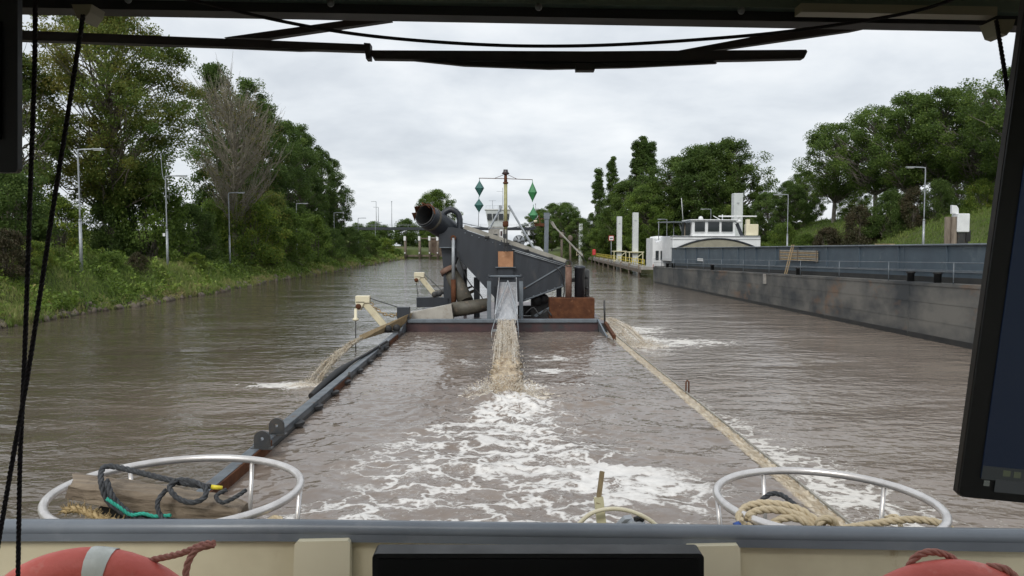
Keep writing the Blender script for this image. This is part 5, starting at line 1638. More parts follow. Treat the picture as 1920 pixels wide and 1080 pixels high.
lampL, lampR = make_lamp(1), make_lamp(-1)
LL = [(151.5, 60, 'nearest grey street lamp on the left bank, tallest in the picture'), (313.5, 78, 'street lamp with small camera and whip aerial, second on the left bank'), (430.5, 98, 'third street lamp on the left bank, right of the bare tree trunk'), (557, 134, 'fourth street lamp on the left bank, before the green shrubs'),
      (627, 165, 'fifth street lamp on the left bank, at the edge of the dark trees'), (672, 200, 'sixth street lamp on the left bank, against the low dark shrubs'), (704, 232, 'seventh and farthest street lamp on the left bank')]
RL = [(1731, 80, 'large street lamp on the right dike behind the ship coaming'), (1476, 105, 'street lamp on the right bank above the ship gangway slats'), (1332, 150, 'street lamp behind the ship wheelhouse roof'), (1250, 165, 'street lamp behind the ship aft cabin'), (1205, 196, 'farthest right street lamp, its head just above the posts')]
for proto, spec, grp in ((lampL, LL, 'street lamps along the left bank'), (lampR, RL, 'street lamps along the right bank')):
    for i, (u, y, lab) in enumerate(spec):
        o = proto if i == 0 else copy_tree(proto)
        x = px_x(u, y)
        o.location = (x, y, float(hfun(x, y)))
        tag(o, lab, 'street lamp', grp)
l2 = [o for o in bpy.data.objects if o.get('label', '').startswith('street lamp with small camera')][0]
MB().box((-0.22, -0.1, 6.1 - 2.6), (0.22, 0.2, 0.3)).build('camera', m_white, l2, False)
MB().tube(spline([(0, 0, 8.9), (-0.25, 0, 9.3), (-0.35, 0, 10.2), (-0.42, 0, 11.6)], 5), 0.03, 6).build('aerial', m_galv, l2, False)

# ================================================================ THE LOCK IN THE DISTANCE
br = empty('road_bridge', (-10, 345, 11), 'dark steel road bridge over the lock with thin railings', 'bridge')
MB().box((-8, 345, 12.0), (150, 9, 1.2)).build('deck', m_slate, br)
for z in (13.3, 13.9):
    MB().box((-8, 340.6, z), (150, 0.08, 0.08)).build('railing_bar', m_galv, br)
for k in range(38):
    MB().box((-82 + k * 4, 340.6, 13.25), (0.08, 0.08, 1.35)).build('railing_post', m_galv, br)
for i, (u, zt) in enumerate(((706, 24), (710, 21.5), (735, 24), (1004, 23.0))):
    x = px_x(u, 343)
    e_ = empty('bridge_lamp', (x, 343, 12.6), ['tall lamp post on the bridge approach, left of the bare earth slope', 'shorter lamp post on the bridge approach beside the tall one', 'single straight mast on the bridge approach', 'distant light mast beyond the lock house'][i], 'lamp post', 'posts on the bridge')
    MB().tube([(x, 343, 12.5), (x, 343, zt)], 0.13, 6).build('pole', m_galv, e_)
    if i < 2:
        MB().box((x - 1.1, 343, zt), (2.2, 0.25, 0.16)).build('lamp_arm', m_galv, e_)
    else:
        MB().box((x, 343, zt), (0.5, 0.4, 0.3)).build('lamp_head', m_galv, e_)
# lock house
xh, yh = px_x(934, 300), 300.0
lk = empty('lock_house', (xh, yh, 0), 'pale lock control tower with railed roof behind the signal mast', 'building')
MB().box((xh, yh, 6.0), (7.4, 7, 12.5)).build('wall', m_conc, lk)
MB().add([(xh - 3.7, yh - 3.5, 11.8), (xh + 3.7, yh - 3.5, 11.8), (xh + 3.7, yh + 3.5, 11.8), (xh - 3.7, yh + 3.5, 11.8), (xh - 4.9, yh - 4.6, 18.2), (xh + 4.9, yh - 4.6, 18.2), (xh + 4.9, yh + 4.6, 18.2), (xh - 4.9, yh + 4.6, 18.2)],
         [(3, 2, 1, 0), (4, 5, 6, 7), (0, 1, 5, 4), (1, 2, 6, 5), (2, 3, 7, 6), (3, 0, 4, 7)]).build('cabin', m_postw, lk)
for k in range(4):
    MB().box((xh - 3.3 + k * 2.2, yh - 4.35, 15.6), (1.7, 0.5, 2.2)).build('window', m_glassd, lk)
MB().box((xh, yh, 18.35), (10.4, 9.8, 0.35)).build('roof', m_white, lk)
for k in range(7):
    MB().box((xh - 4.6 + k * 1.53, yh - 4.4, 19.1), (0.08, 0.08, 1.3)).build('roof_rail_post', m_galv, lk)
MB().box((xh, yh - 4.4, 19.75), (9.3, 0.08, 0.08)).build('roof_rail', m_galv, lk)
MB().tube([(xh - 2.2, yh, 18.4), (xh - 2.2, yh, 22)], 0.1, 6).box((xh - 2.2, yh, 21.9), (2.8, 0.12, 0.12)).tube([(xh + 1.8, yh, 18.4), (xh + 1.8, yh, 27)], 0.09, 6).box((xh + 0.6, yh, 25.5), (2.4, 0.1, 0.1)).build('aerial_mast', m_galv, lk)
MB().box((xh - 1.0, yh - 3.6, 7.4), (1.6, 0.1, 3.2)).box((xh + 2.3, yh - 3.6, 7.4), (1.6, 0.1, 3.2)).build('lower_window', m_glassd, lk)
# signal light by the lock
e_ = empty('lock_signal', (px_x(940, 255), 255, 0), 'lock traffic signal board with red light on white post', 'signal')
xs_ = px_x(940, 255)
MB().tube([(xs_, 255, -0.5), (xs_, 255, 6.6)], 0.25, 8).build('post', m_white, e_)
MB().box((xs_, 254.8, 8.2), (1.1, 0.3, 3.2), bev=0.1).build('board', m_white, e_)
MB().box((xs_, 254.6, 8.5), (0.6, 0.15, 1.6)).build('lamp_panel', m_maroon, e_)
# guide wall: sheet piles and timber dolphins
gw = empty('timber_guide_wall', (-27, 267, 0), 'brown timber and sheet pile guide wall at the lock mouth', 'wall')
for k in range(13):
    x = -25.2 + k * 0.62
    MB().box((x, 268.5 + (0.12 if k % 2 else 0), 3.0), (0.60, 0.3, 8.2)).build('sheet_pile', m_brick, gw)
MB().box((-21.5, 268.1, 7.2), (8.3, 0.5, 0.4)).build('capping', m_conc, gw)
MB().box((-27.5, 266.3, 1.0), (13.0, 0.4, 0.6)).build('waler', m_wood, gw)
MB().box((-24.6, 266.2, 7.0), (7.6, 0.4, 0.35)).build('top_waler', m_wood, gw)
for i, u in enumerate((760, 787, 806, 821)):
    x = px_x(u, 265)
    mo = MB().tube([(x, 265, -1), (x, 265, 7.5)], [0.48, 0.42], 10).build('dolphin_pile', m_wood, gw)
    MB().box((x - 0.15, 264.5, 7.0), (0.75, 0.25, 1.5)).build('white_marker', m_white, gw)
    MB().box((x - 0.1, 264.4, 2.0), (0.4, 0.2, 0.4)).build('white_marker', m_white, gw)
# bare earth on the embankment
me, _, _ = grid_mesh('earth_slope', np.linspace(-58, -38, 24), np.linspace(316, 338, 24), lambda X, Y: hfun(X, Y) + 0.05 - 2.5 * sst(0.6, 1.0, np.hypot((X + 47) / 10, (Y - 328) / 11)) )
tag(put('earth_slope', me, m_earth), 'patch of bare brown earth on the bridge embankment', 'slope', kind='structure')
ORD2 = 'one two three four five six seven eight nine ten eleven twelve thirteen fourteen'.split()
far_l = grow(201, 11.0, 14.0, 0.3, 'dome', 90, 60, 0.9, 1.9, 0.3, hollow=0.4)
for i in range(14):
    x = -150 + i * 9.5
    y = 430 + 20 * math.sin(i * 1.9)
    plant('tree', 'far_tree', far_l[0], far_l[1], m_bark, m_lf_dark, x, y, 'low distant tree behind the road bridge, number %s from the left of the line' % ORD2[i], 'distant trees behind the bridge', 1.1 + 0.2 * math.sin(i * 2.7), i * 1.1, part=('trunk', 'crown'))

# ================================================================ THE PUSHER BOAT ROUND THE CAMERA
m_dash = surf('dark_dash_plastic', (0.030, 0.031, 0.033), (0.045, 0.045, 0.047), scale=12, rough=0.6)
m_case = surf('black_plastic_case', (0.010, 0.010, 0.011), (0.013, 0.013, 0.014), scale=30, rough=0.45)
m_brownedge = surf('brown_plastic_edge', (0.06, 0.045, 0.035), (0.05, 0.038, 0.03), scale=20, rough=0.5)
m_frame = surf('dark_green_window_frame', (0.19, 0.25, 0.20), (0.16, 0.21, 0.17), scale=6, rough=0.5)
m_teak = surf('varnished_wood_trim', (0.44, 0.30, 0.22), (0.34, 0.22, 0.16), scale=6, rough=0.45, stretch=(0.15, 1, 1), bump=0.1, bscale=20)
m_ivory = surf('ivory_plastic', (0.40, 0.38, 0.28), (0.35, 0.33, 0.24), scale=5, rough=0.5)
m_liner = surf('cabin_lining', (0.30, 0.28, 0.25), (0.26, 0.24, 0.215), scale=2, rough=0.7)
m_floor = surf('cabin_floor', (0.10, 0.085, 0.07), (0.08, 0.066, 0.055), scale=3, rough=0.6)
m_capg = surf('veil_greyed_cap_rail', (0.155, 0.175, 0.20), (0.125, 0.142, 0.165), scale=2, rough=0.35, wear=(0.20, 0.215, 0.235), wlo=0.58, whi=0.72, wscale=3)  # dark rail colour lightened: the pane's reflection veil is averaged into it
m_cord = surf('dark_braided_cord', (0.016, 0.013, 0.016), (0.028, 0.022, 0.026), scale=200, rough=0.8)

boat = empty('pusher_boat', (0, 1.5, 2.2), 'pusher boat around the viewer with dark window header, grey cap rail and cream bulwark', 'boat')


def strip(name, pts, depth, mat, parent=boat):
    """pts: (u, v, y) corners of the face towards the viewer"""
    return MB().prism([at(*p) for p in pts], (0, depth, 0)).build(name, mat, parent)


YW = 0.98
def hv(u, off):
    """lower edge of the window header, off pixels higher"""
    return 27.5 + (u - 40) * 0.0180 - off


for nm, o0, o1, mt, d, yy in (('window_seal', 0, 20, m_black, -0.03, YW), ('window_header', 20, 44, m_frame, -0.04, YW - 0.006), ('header_trim', 44, 300, m_teak, -0.05, YW - 0.012)):
    strip(nm, [(-1200, hv(-1200, o0), yy), (3100, hv(3100, o0), yy), (3100, hv(3100, o1), yy), (-1200, hv(-1200, o1), yy)], d, mt)
strip('blind_rail', [(1490, hv(1490, 22), YW - 0.05), (1850, hv(1850, 22), YW - 0.05), (1850, hv(1850, 38), YW - 0.05), (1490, hv(1490, 38), YW - 0.05)], -0.02, m_ivory)
for u in (240, 620, 1010, 1390, 1720):
    q = at(u, hv(u, 32), YW - 0.046)
    MB().lathe(q, [(0.001, -0.002), (0.004, -0.0015), (0.0045, 0.001)], 10, 'Y').build('header_screw', m_galv, boat)
# front glass, pillars, lower wall
MB().box((0, YW + 0.035, 4.36), (3.2, 0.006, 1.12)).build('window_pane', m_pane, boat)
for x in (-1.08, 1.08):
    MB().box((x, YW + 0.02, 4.4), (0.09, 0.10, 1.3), bev=0.01).build('window_pillar', m_frame, boat)
MB().box((0, YW + 0.06, 3.0), (3.3, 0.08, 1.62)).build('front_wall', m_creaml, boat)
MB().box((0, YW + 0.03, 3.83), (3.2, 0.14, 0.05)).build('window_sill', m_frame, boat)
MB().box((0, -0.3, 5.24), (3.5, 3.0, 0.10)).build('roof', m_white, boat)
MB().box((0, -0.35, 5.17), (3.2, 2.6, 0.03)).build('ceiling_panel', m_liner, boat)
MB().box((0, -1.62, 3.05), (3.3, 0.08, 1.62)).build('rear_wall', m_liner, boat)
MB().box((0, -1.62, 5.0), (3.3, 0.08, 0.38)).build('rear_header', m_liner, boat)
MB().box((0, -1.62, 4.33), (3.15, 0.006, 0.96)).build('rear_pane', m_pane, boat)
for x in (-1.55, -0.5, 0.5, 1.55):
    MB().box((x, -1.62, 4.35), (0.12, 0.085, 1.0)).build('rear_pillar', m_frame, boat)
for s_ in (-1, 1):
    MB().box((s_ * 1.62, -0.3, 3.05), (0.08, 2.6, 1.62)).build('side_wall', m_liner, boat)
    MB().box((s_ * 1.62, -0.3, 5.0), (0.08, 2.6, 0.38)).build('side_header', m_liner, boat)
    for y in (-1.5, -0.3, 0.92):
        MB().box((s_ * 1.62, y, 4.35), (0.085, 0.12, 1.0)).build('side_pillar', m_frame, boat)
    MB().box((s_ * 1.62, -0.3, 4.33), (0.006, 2.5, 0.96)).build('side_pane', m_pane, boat)
MB().box((0, -0.3, 2.24), (3.2, 2.6, 0.05)).build('cabin_floor', m_floor, boat)
MB().box((0, 0.70, 3.93), (3.0, 0.50, 0.06), bev=0.02).box((0, 0.55, 3.3), (3.0, 0.25, 1.2)).build('dashboard', m_dash, boat)
# wipers outside the glass
YX = 1.10
w1 = strip('wiper', [(20, 56, YX), (690, 83, YX), (690, 96, YX), (20, 74, YX)], 0.014, m_black)
strip('wiper_rubber', [(60, 75, YX + 0.004), (300, 84, YX + 0.004), (560, 95, YX + 0.004), (620, 94, YX + 0.004), (300, 78, YX + 0.004), (60, 72, YX + 0.004)], 0.008, m_black, w1)
strip('wiper_arm', [(420, 70, YX + 0.016), (660, 36, YX + 0.016), (735, 38, YX + 0.016), (500, 72, YX + 0.016)], 0.012, m_black, w1)
strip('wiper_joint', [(682, 80, YX - 0.002), (694, 81, YX - 0.002), (694, 110, YX - 0.002), (686, 110, YX - 0.002)], 0.018, m_black, w1)
w2 = strip('wiper', [(692, 94, YX), (1100, 96, YX), (1512, 93, YX), (1514, 97, YX), (1508, 109, YX), (1400, 112, YX), (1100, 116, YX), (700, 110, YX)], 0.014, m_black)
strip('wiper_rubber', [(775, 113, YX + 0.004), (900, 116, YX + 0.004), (1100, 118, YX + 0.004), (1330, 112, YX + 0.004), (1345, 118, YX + 0.004), (1180, 126, YX + 0.004), (1030, 129, YX + 0.004), (870, 123, YX + 0.004)], 0.008, m_black, w2)
strip('wiper_clip', [(1079, 120, YX - 0.001), (1116, 120, YX - 0.001), (1115, 132, YX - 0.001), (1080, 132, YX - 0.001)], 0.014, m_black, w2)
strip('wiper_arm', [(1265, 96, YX + 0.016), (1480, 56, YX + 0.016), (1800, 14, YX + 0.016), (1600, 57, YX + 0.016), (1340, 94, YX + 0.016)], 0.012, m_black, w2)
for (u, v, f) in ((152, 12, 1), (1884, 40, 1)):
    strip('cord_bracket', [(u - 18, v - 4, YW - 0.07), (u + 20, v - 4, YW - 0.07), (u + 16, v + 10, YW - 0.07), (u + 4, v + 26, YW - 0.07), (u - 8, v + 22, YW - 0.07)], 0.03, m_ivory)
# fore deck, bulwark, cap rail
MB().box((0, 2.7, 2.17), (9.4, 3.4, 0.06)).build('fore_deck', m_slate, boat)
yc = 2.96
def cap_v(u): return 985.0 + max(0.0, u - 500) * 0.0125


us = [-1500, 500, 1200, 3400]
top = [at(u, cap_v(u) + 8, yc) for u in us]
bot = [at(u, cap_v(u) + 30 + (8 if u > 1900 else 0), yc) for u in us]
MB().prism(top + bot[::-1], (0, 0.065, 0)).build('cap_rail', m_capg, boat)
MB().tube([p + Vector((0, 0.03, -0.004)) for p in top], 0.034, 10).build('cap_rail', m_capg, boat)
MB().prism([p + Vector((0, 0.03, 0.03)) for p in bot] + [Vector((p.x, p.y + 0.03, 2.15)) for p in bot[::-1]], (0, 0.03, 0)).build('bulwark', m_cream, boat)  # cream paler than the bulwark's own, with the pane's reflection veil in the colour
for (u0, u1) in ((546, 656), (1279, 1388), (-330, -220), (2150, 2260)):
    lean = 10 if u0 < 900 else -10
    v0 = cap_v(u0) + 28
    pts = [(u0 - lean * 0.6, 1330, yc - 0.03), (u1 - lean * 0.4, 1330, yc - 0.03), (u1, v0 + 6, yc - 0.03), (u1 - 4, v0, yc - 0.03), (u0 + 12, v0 + 2, yc - 0.03), (u0 + 6, v0 + 8, yc - 0.03)]
    strip('bulwark_knee', pts, 0.05, m_creaml)
# guard rings on the push knees
def ring_z(x): return EYE.z - 1.22 - 0.012 * x


for (cx, cy_, r, side, posts) in ((-1.595, 3.735, 0.577, -1, (0.15, 1.25, 2.4, 3.7, 5.2)), (1.565, 3.645, 0.515, 1, (0.6, 1.85, 3.0, 4.1, 5.3))):
    pts = [Vector((cx + r * math.cos(t), cy_ + r * 0.98 * math.sin(t), ring_z(cx + r * math.cos(t)))) for t in np.linspace(0, 2 * math.pi, 56, endpoint=False)]
    rg_ = MB().tube(pts, 0.0205, 12, closed=True).build('guard_ring', m_steel, boat)
    for t in posts:
        q = Vector((cx + r * math.cos(t), cy_ + r * 0.98 * math.sin(t), 0))
        q.z = ring_z(q.x) - 0.012
        b = Vector((cx + (r - 0.05) * math.cos(t), cy_ + (r - 0.05) * math.sin(t), 2.9))
        MB().tube([q, b], 0.0125, 8).build('ring_post', m_steel, rg_)
    MB().box((cx, cy_ - 0.05, 3.06), (1.05, 0.72, 0.10), bev=0.03).box((cx, cy_ + 0.05, 2.0), (0.5, 0.4, 2.05)).build('push_knee', m_slate, boat)
# rail that carries the lifebuoys
MB().tube([(-2.4, 2.10, 3.40), (2.4, 2.10, 3.36)], 0.02, 8).build('hand_rail', m_steel, boat)
for x in (-2.3, -0.8, 0.8, 2.3):
    MB().tube([(x, 2.10, 2.2), (x, 2.10, 3.38)], 0.018, 8).build('hand_rail_post', m_steel, boat)

# ---------------------------------------------------------------- screens
def screen_mat(name, c, e):
    m, N, L, b = new_mat(name)
    b.inputs['Base Color'].default_value = c4(c)
    b.inputs['Roughness'].default_value = 0.35
    b.inputs['Emission Color'].default_value = c4(e)
    b.inputs['Emission Strength'].default_value = 1.0
    return m


m_scr = screen_mat('navy_screen', (0.008, 0.008, 0.01), (0.0028, 0.0055, 0.0125))
m_bar = screen_mat('dim_task_bar', (0.01, 0.01, 0.01), (0.013, 0.015, 0.0155))
m_bar2 = screen_mat('dim_search_bar', (0.01, 0.01, 0.01), (0.017, 0.019, 0.020))
m_icon = screen_mat('dim_icon', (0.02, 0.02, 0.02), (0.030, 0.035, 0.022))
m_iconw = screen_mat('dim_pale_icon', (0.02, 0.02, 0.02), (0.045, 0.05, 0.045))
m_blk = screen_mat('black_screen', (0.004, 0.004, 0.005), (0, 0, 0))

C0 = at(1789, 932, 0.60)
E2 = (at(1917, 0, 0.60) - C0).normalized()
E1 = (at(1950, 966, 0.60) - C0).normalized()
E1 = (E1 - E2 * E1.dot(E2)).normalized()
E3 = E1.cross(E2).normalized()                       # towards the viewer
if E3.y > 0: E3 = -E3
PX = 0.60 / FPX                                     # one photo pixel on that plane


def on_scr(a, b, d=0.0):
    return C0 + E1 * (a * PX) + E2 * (b * PX) + E3 * d


def slab(name, a0, b0, a1, b1, d0, d1, mat, parent, corner=0):
    c = corner
    pts = [(a0 + c, b0), (a1, b0), (a1, b1), (a0, b1), (a0, b0 + c * 0.8)] if c else [(a0, b0), (a1, b0), (a1, b1), (a0, b1)]
    return MB().prism([on_scr(a, b, d0) for a, b in pts], E3 * (d1 - d0)).build(name, mat, parent)


mon = empty('monitor', on_scr(500, 0), 'tilted dark navy computer monitor hanging at the right edge', 'monitor')
slab('case', 5, 2, 1500, 985, -0.006, 0.0, m_brownedge, mon, 10)
slab('bezel', 6, 4, 1494, 981, 0.0, 0.002, m_case, mon, 8)
scr = slab('display', 42, 45, 1455, 945, 0.002, 0.003, m_scr, mon)
slab('task_strip', 42, 42, 1455, 68, 0.0031, 0.0034, m_bar, scr)
slab('search_field', 70, 20, 900, 44, 0.0031, 0.0036, m_bar2, scr)
for (a0, b0) in ((49, 29.5), (54.6, 29.5), (49, 35.0), (54.6, 35.0)):
    slab('start_symbol', a0, b0, a0 + 5, b0 + 4.8, 0.0025, 0.0032, m_iconw, scr)
for (a0, b0, w) in ((82, 52, 14), (103, 51, 13), (125, 52, 9), (148, 52, 14)):
    slab('icon', a0, b0, a0 + w, b0 + 11, 0.0034, 0.0038, m_icon, scr)
slab('icon', 132, 72, 150, 92, 0.0034, 0.0038, m_iconw, scr)

e_ = empty('side_display', at(10, 325, 0.62), 'black instrument display at the top left edge, its corner rounded', 'display')
def rrect(u0, v0, u1, v1, y, r):
    out = []
    for (cu, cv, t0) in ((u1 - r, v1 - r, 0), (u0 + r, v1 - r, 90), (u0 + r, v0 + r, 180), (u1 - r, v0 + r, 270)):
        for k in range(5):
            t = rad(t0 + k * 22.5)
            out.append(at(cu + r * math.cos(t), cv + r * math.sin(t), y))
    return out


MB().prism(rrect(-330, -60, 42, 325, 0.62, 8), (0, -0.006, 0)).build('case', m_case, e_)
MB().prism(rrect(-300, 40, 3, 262, 0.6135, 2), (0, -0.003, 0)).build('display', m_blk, e_)
e_ = empty('chart_tablet', at(1009, 1300, 0.70), 'flat black screen standing on the dashboard at the bottom centre', 'monitor')
MB().prism(rrect(698, 1038, 1320, 1420, 0.70, 9), (0, 0.022, 0)).build('case', m_case, e_)
MB().prism(rrect(708, 1048, 1310, 1410, 0.6985, 3), (0, 0.002, 0)).build('display', m_blk, e_)
MB().box(at(1009, 1430, 0.715), (0.18, 0.10, 0.05)).build('stand', m_case, e_)

# ---------------------------------------------------------------- cords and cable in the wheelhouse
YK = 0.80
tag(rope_mb(spline([at(66, -40, YK), at(65, 120, YK), at(57, 350, YK), at(50, 560, YK), at(44, 720, YK), at(38, 850, YK), at(35, 1000, YK), at(33, 1130, YK)], 8), 0.0024).build('blind_cord', m_cord), 'dark cord hanging straight down at the left window edge', 'cord')
tag(rope_mb(spline([at(156, 28, YK + 0.02), at(128, 210, YK), at(98, 400, YK - 0.01), at(74, 560, YK - 0.01), at(50, 715, YK - 0.012), at(24, 860, YK - 0.02), at(0, 1000, YK - 0.02), at(-20, 1120, YK - 0.02)], 8), 0.0024).build('blind_cord', m_cord), 'dark cord slanting from the ceiling bracket across the left window', 'cord')
tag(rope_mb(spline([at(1868, 38, YK + 0.02), at(1880, 110, YK), at(1893, 200, YK), at(1910, 330, YK)], 8), 0.0022).build('blind_cord', m_cord), 'short dark cord hanging from the bracket at the top right', 'cord')
tag(MB().tube(spline([at(300, -14, 0.86), at(400, 10, 0.86), at(520, 38, 0.86), at(640, 60, 0.86), at(760, 74, 0.86), at(900, 83.5, 0.86), at(1020, 86.5, 0.86), at(1150, 84, 0.86), at(1300, 75, 0.86), at(1450, 62, 0.86), at(1600, 42, 0.86), at(1720, 20, 0.86), at(1800, -6, 0.86)], 6), 0.0019, 8).build('sagging_cable', m_cord), 'thin black cable sagging below the window header', 'cable')

# ---------------------------------------------------------------- lifebuoys
m_buoy = surf('faded_red_buoy', (0.62, 0.125, 0.095), (0.56, 0.105, 0.08), scale=5, rough=0.5, wear=(0.60, 0.27, 0.22), wlo=0.55, whi=0.72, wscale=9, bump=0.2, bscale=40)
m_tape = surf('reflective_tape', (0.62, 0.64, 0.60), (0.52, 0.54, 0.50), scale=25, rough=0.4, wear=(0.35, 0.36, 0.33), wlo=0.58, whi=0.66, wscale=14)
m_redrope = surf('faded_red_rope', (0.42, 0.19, 0.15), (0.32, 0.13, 0.10), scale=60, rough=0.85)


def lifebuoy(u, vt, y, label, tapes):
    RO, RT = 0.372, 0.058
    c = at(u, vt, y); c.z -= RO
    e_ = empty('lifebuoy', c - Vector((0, 0, RO)), label, 'lifebuoy', 'red lifebuoys below the window')
    def torus(a0, a1, k, rt):
        mb = MB()
        n = max(3, int(64 * (a1 - a0) / (2 * math.pi)))
        full = (a1 - a0) > 6.2
        rows = n if full else n + 1
        V, F = [], []
        for i in range(rows):
            t = a0 + (a1 - a0) * i / n
            for j in range(14):
                s_ = 2 * math.pi * j / 14
                rr = RO - RT + rt * math.cos(s_)
                V.append(c + Vector((rr * math.sin(t), rt * 0.85 * math.sin(s_), rr * math.cos(t))))
        for i in range(n):
            for j in range(14):
                F.append((i * 14 + j, i * 14 + (j + 1) % 14, ((i + 1) % rows) * 14 + (j + 1) % 14, ((i + 1) % rows) * 14 + j))
        return mb.add(V, F, True)
    torus(0, 2 * math.pi, 1, RT).build('ring', m_buoy, e_)
    for t in tapes:
        torus(t - 0.085, t + 0.085, 1, RT + 0.0025).build('tape', m_tape, e_)
    return e_, c


b1, c1 = lifebuoy(165, 1027, 2.0, 'left red lifebuoy with pale reflective tape, below the timber', (0.11, 1.68, 3.25, 4.82))
b2, c2 = lifebuoy(1787, 1050, 2.0, 'right red lifebuoy below the coiled rope', (0.9, 2.47, 4.04, 5.61))
rope_mb(spline([at(240, 1062, 2.03), at(285, 1050, 2.02), at(330, 1040, 2.0), at(352, 1033, 1.99), at(380, 1021, 1.98), at(404, 1019, 1.97)], 8), 0.009).build('grab_rope', m_redrope, b1)
rope_mb(spline([at(402, 1021, 1.97), at(372, 1029, 1.96), at(358, 1044, 1.95), at(350, 1065, 1.94), at(346, 1100, 1.93)], 8), 0.009).build('grab_rope', m_redrope, b1)
rope_mb(spline([at(1700, 1075, 2.03), at(1715, 1046, 2.03), at(1745, 1035, 2.03), at(1778, 1042, 2.03), at(1795, 1056, 2.03)], 8), 0.010).build('grab_rope', m_redrope, b2)
rope_mb(spline([at(1850, 1062, 2.0), at(1880, 1065, 1.99), at(1900, 1078, 1.98), at(1915, 1100, 1.97)], 8), 0.010).build('grab_rope', m_redrope, b2)

# ---------------------------------------------------------------- things lying on the push knees
m_log = surf('split_driftwood', (0.27, 0.215, 0.155), (0.15, 0.115, 0.082), scale=7, rough=0.85, stretch=(0.25, 2.2, 2.2), bump=0.9, bscale=16, wear=(0.14, 0.095, 0.06), wlo=0.6, whi=0.68, wscale=6)
la_, lb_ = at(148, 912, 3.62), at(452, 962, 3.50)
mb = MB()
d = (lb_ - la_).normalized(); sx_, sz_ = frame_of(d)
n = 22
rgn = RS(3)
V, F = [], []
prof = [(-0.075, -0.042), (-0.078, 0.038), (-0.045, 0.047), (0.062, 0.045), (0.08, 0.025), (0.078, -0.042)]
for i in range(n + 1):
    f = i / n
    p = la_.lerp(lb_, f)
    sc = 1.0 - 0.12 * max(0, 0.12 - f) / 0.12 - 0.25 * max(0, f - 0.9) / 0.1
    for k, (a, b) in enumerate(prof):
        V.append(p + sx_ * (a * sc + rgn.randn() * 0.003) + sz_ * (b * sc + rgn.randn() * 0.003) + d * ((rgn.randn() * 0.012) if i in (0, n) else 0) - d * (0.07 * (a < 0) if i == 0 else 0))
m6 = len(prof)
for i in range(n):
    for k in range(m6):
        F.append((i * m6 + k, i * m6 + (k + 1) % m6, (i + 1) * m6 + (k + 1) % m6, (i + 1) * m6 + k))
F.append(tuple(range(m6))); F.append(tuple(n * m6 + k for k in range(m6)))
m_timber = mb.add(V, F).build('timber', m_log)
tag(m_timber, 'weathered split timber beam lying across the left guard ring', 'timber')
m_grope = surf('grey_black_rope', (0.060, 0.064, 0.070), (0.032, 0.034, 0.038), scale=60, rough=0.85)
m_trope = surf('teal_rope', (0.03, 0.36, 0.27), (0.02, 0.26, 0.19), scale=50, rough=0.8)
m_yrope = surf('frayed_sisal', (0.44, 0.33, 0.17), (0.32, 0.23, 0.11), scale=40, rough=0.9)
m_brope = surf('beige_rope', (0.60, 0.50, 0.345), (0.50, 0.41, 0.27), scale=40, rough=0.85)
m_ytip = surf('yellow_tape', (0.75, 0.62, 0.04), (0.68, 0.55, 0.04), scale=10, rough=0.5)
m_blue = surf('blue_tape', (0.03, 0.09, 0.34), (0.03, 0.07, 0.28), scale=10, rough=0.5)
e_ = empty('dark_rope', at(300, 975, 3.5), 'dark grey rope looped over the timber, one end taped yellow', 'rope')
rope_mb(spline([at(262, 990, 3.42), at(232, 962, 3.40), at(203, 940, 3.42), at(190, 905, 3.44), at(193, 878, 3.52), at(215, 875, 3.54), at(262, 886, 3.50), at(310, 898, 3.47), at(345, 906, 3.46), at(395, 913, 3.48)], 10), 0.0135).build('rope_strand', m_grope, e_)
rope_mb(spline([at(200, 900, 3.42), at(208, 925, 3.39), at(222, 945, 3.385), at(252, 968, 3.38), at(290, 986, 3.40)], 10), 0.0135).build('rope_strand', m_grope, e_)
rope_mb(spline([at(322, 912, 3.43), at(306, 930, 3.40), at(301, 955, 3.38), at(312, 972, 3.38), at(345, 974, 3.38), at(380, 963, 3.40), at(412, 945, 3.42), at(450, 922, 3.46)], 10), 0.012)
rope_mb(spline([at(425, 918, 3.47), at(405, 930, 3.44), at(418, 942, 3.42), at(445, 930, 3.45), at(462, 918, 3.48)], 10), 0.010).build('rope_strand', m_grope, e_)
rope_mb(spline([at(312, 918, 3.42), at(296, 940, 3.39), at(300, 965, 3.37), at(322, 985, 3.36), at(350, 992, 3.36)], 10), 0.011).build('rope_strand', m_grope, e_)
rope_mb(spline([at(330, 900, 3.44), at(318, 915, 3.41), at(335, 935, 3.38), at(362, 942, 3.38), at(384, 932, 3.40), at(384, 914, 3.43), at(362, 903, 3.46), at(335, 900, 3.46), at(320, 912, 3.43)], 10), 0.0125).build('rope_strand', m_grope, e_)
MB().tube([at(396, 913, 3.48), at(417, 915, 3.49)], [0.011, 0.010], 8).build('taped_end', m_ytip, e_)
tag(rope_mb(spline([at(200, 935, 3.375), at(225, 952, 3.37), at(245, 965, 3.37), at(268, 963, 3.37), at(290, 968, 3.37), at(322, 966, 3.38)], 10), 0.0085).build('teal_rope', m_trope), 'thin teal green rope tangled under the timber', 'rope')
mb = rope_mb(spline([at(122, 957, 3.50), at(150, 955, 3.47), at(175, 966, 3.43), at(205, 976, 3.40), at(248, 984, 3.38)], 10), 0.017)
pth = spline([at(122, 957, 3.50), at(150, 955, 3.47), at(175, 966, 3.43), at(205, 976, 3.40), at(248, 984, 3.38)], 30)
rg2 = random.Random(9)
for k in range(240):
    q = pth[rg2.randrange(len(pth))]
    dv_ = Vector((rg2.gauss(0, 1), rg2.gauss(0, 1), rg2.gauss(0.4, 1))).normalized()
    L_ = rg2.uniform(0.02, 0.045)
    mb.tube([q + dv_ * 0.010, q + dv_ * L_ + Vector((rg2.gauss(0, .006), 0, rg2.gauss(0, .006)))], [0.0028, 0.001], 3, caps=False)
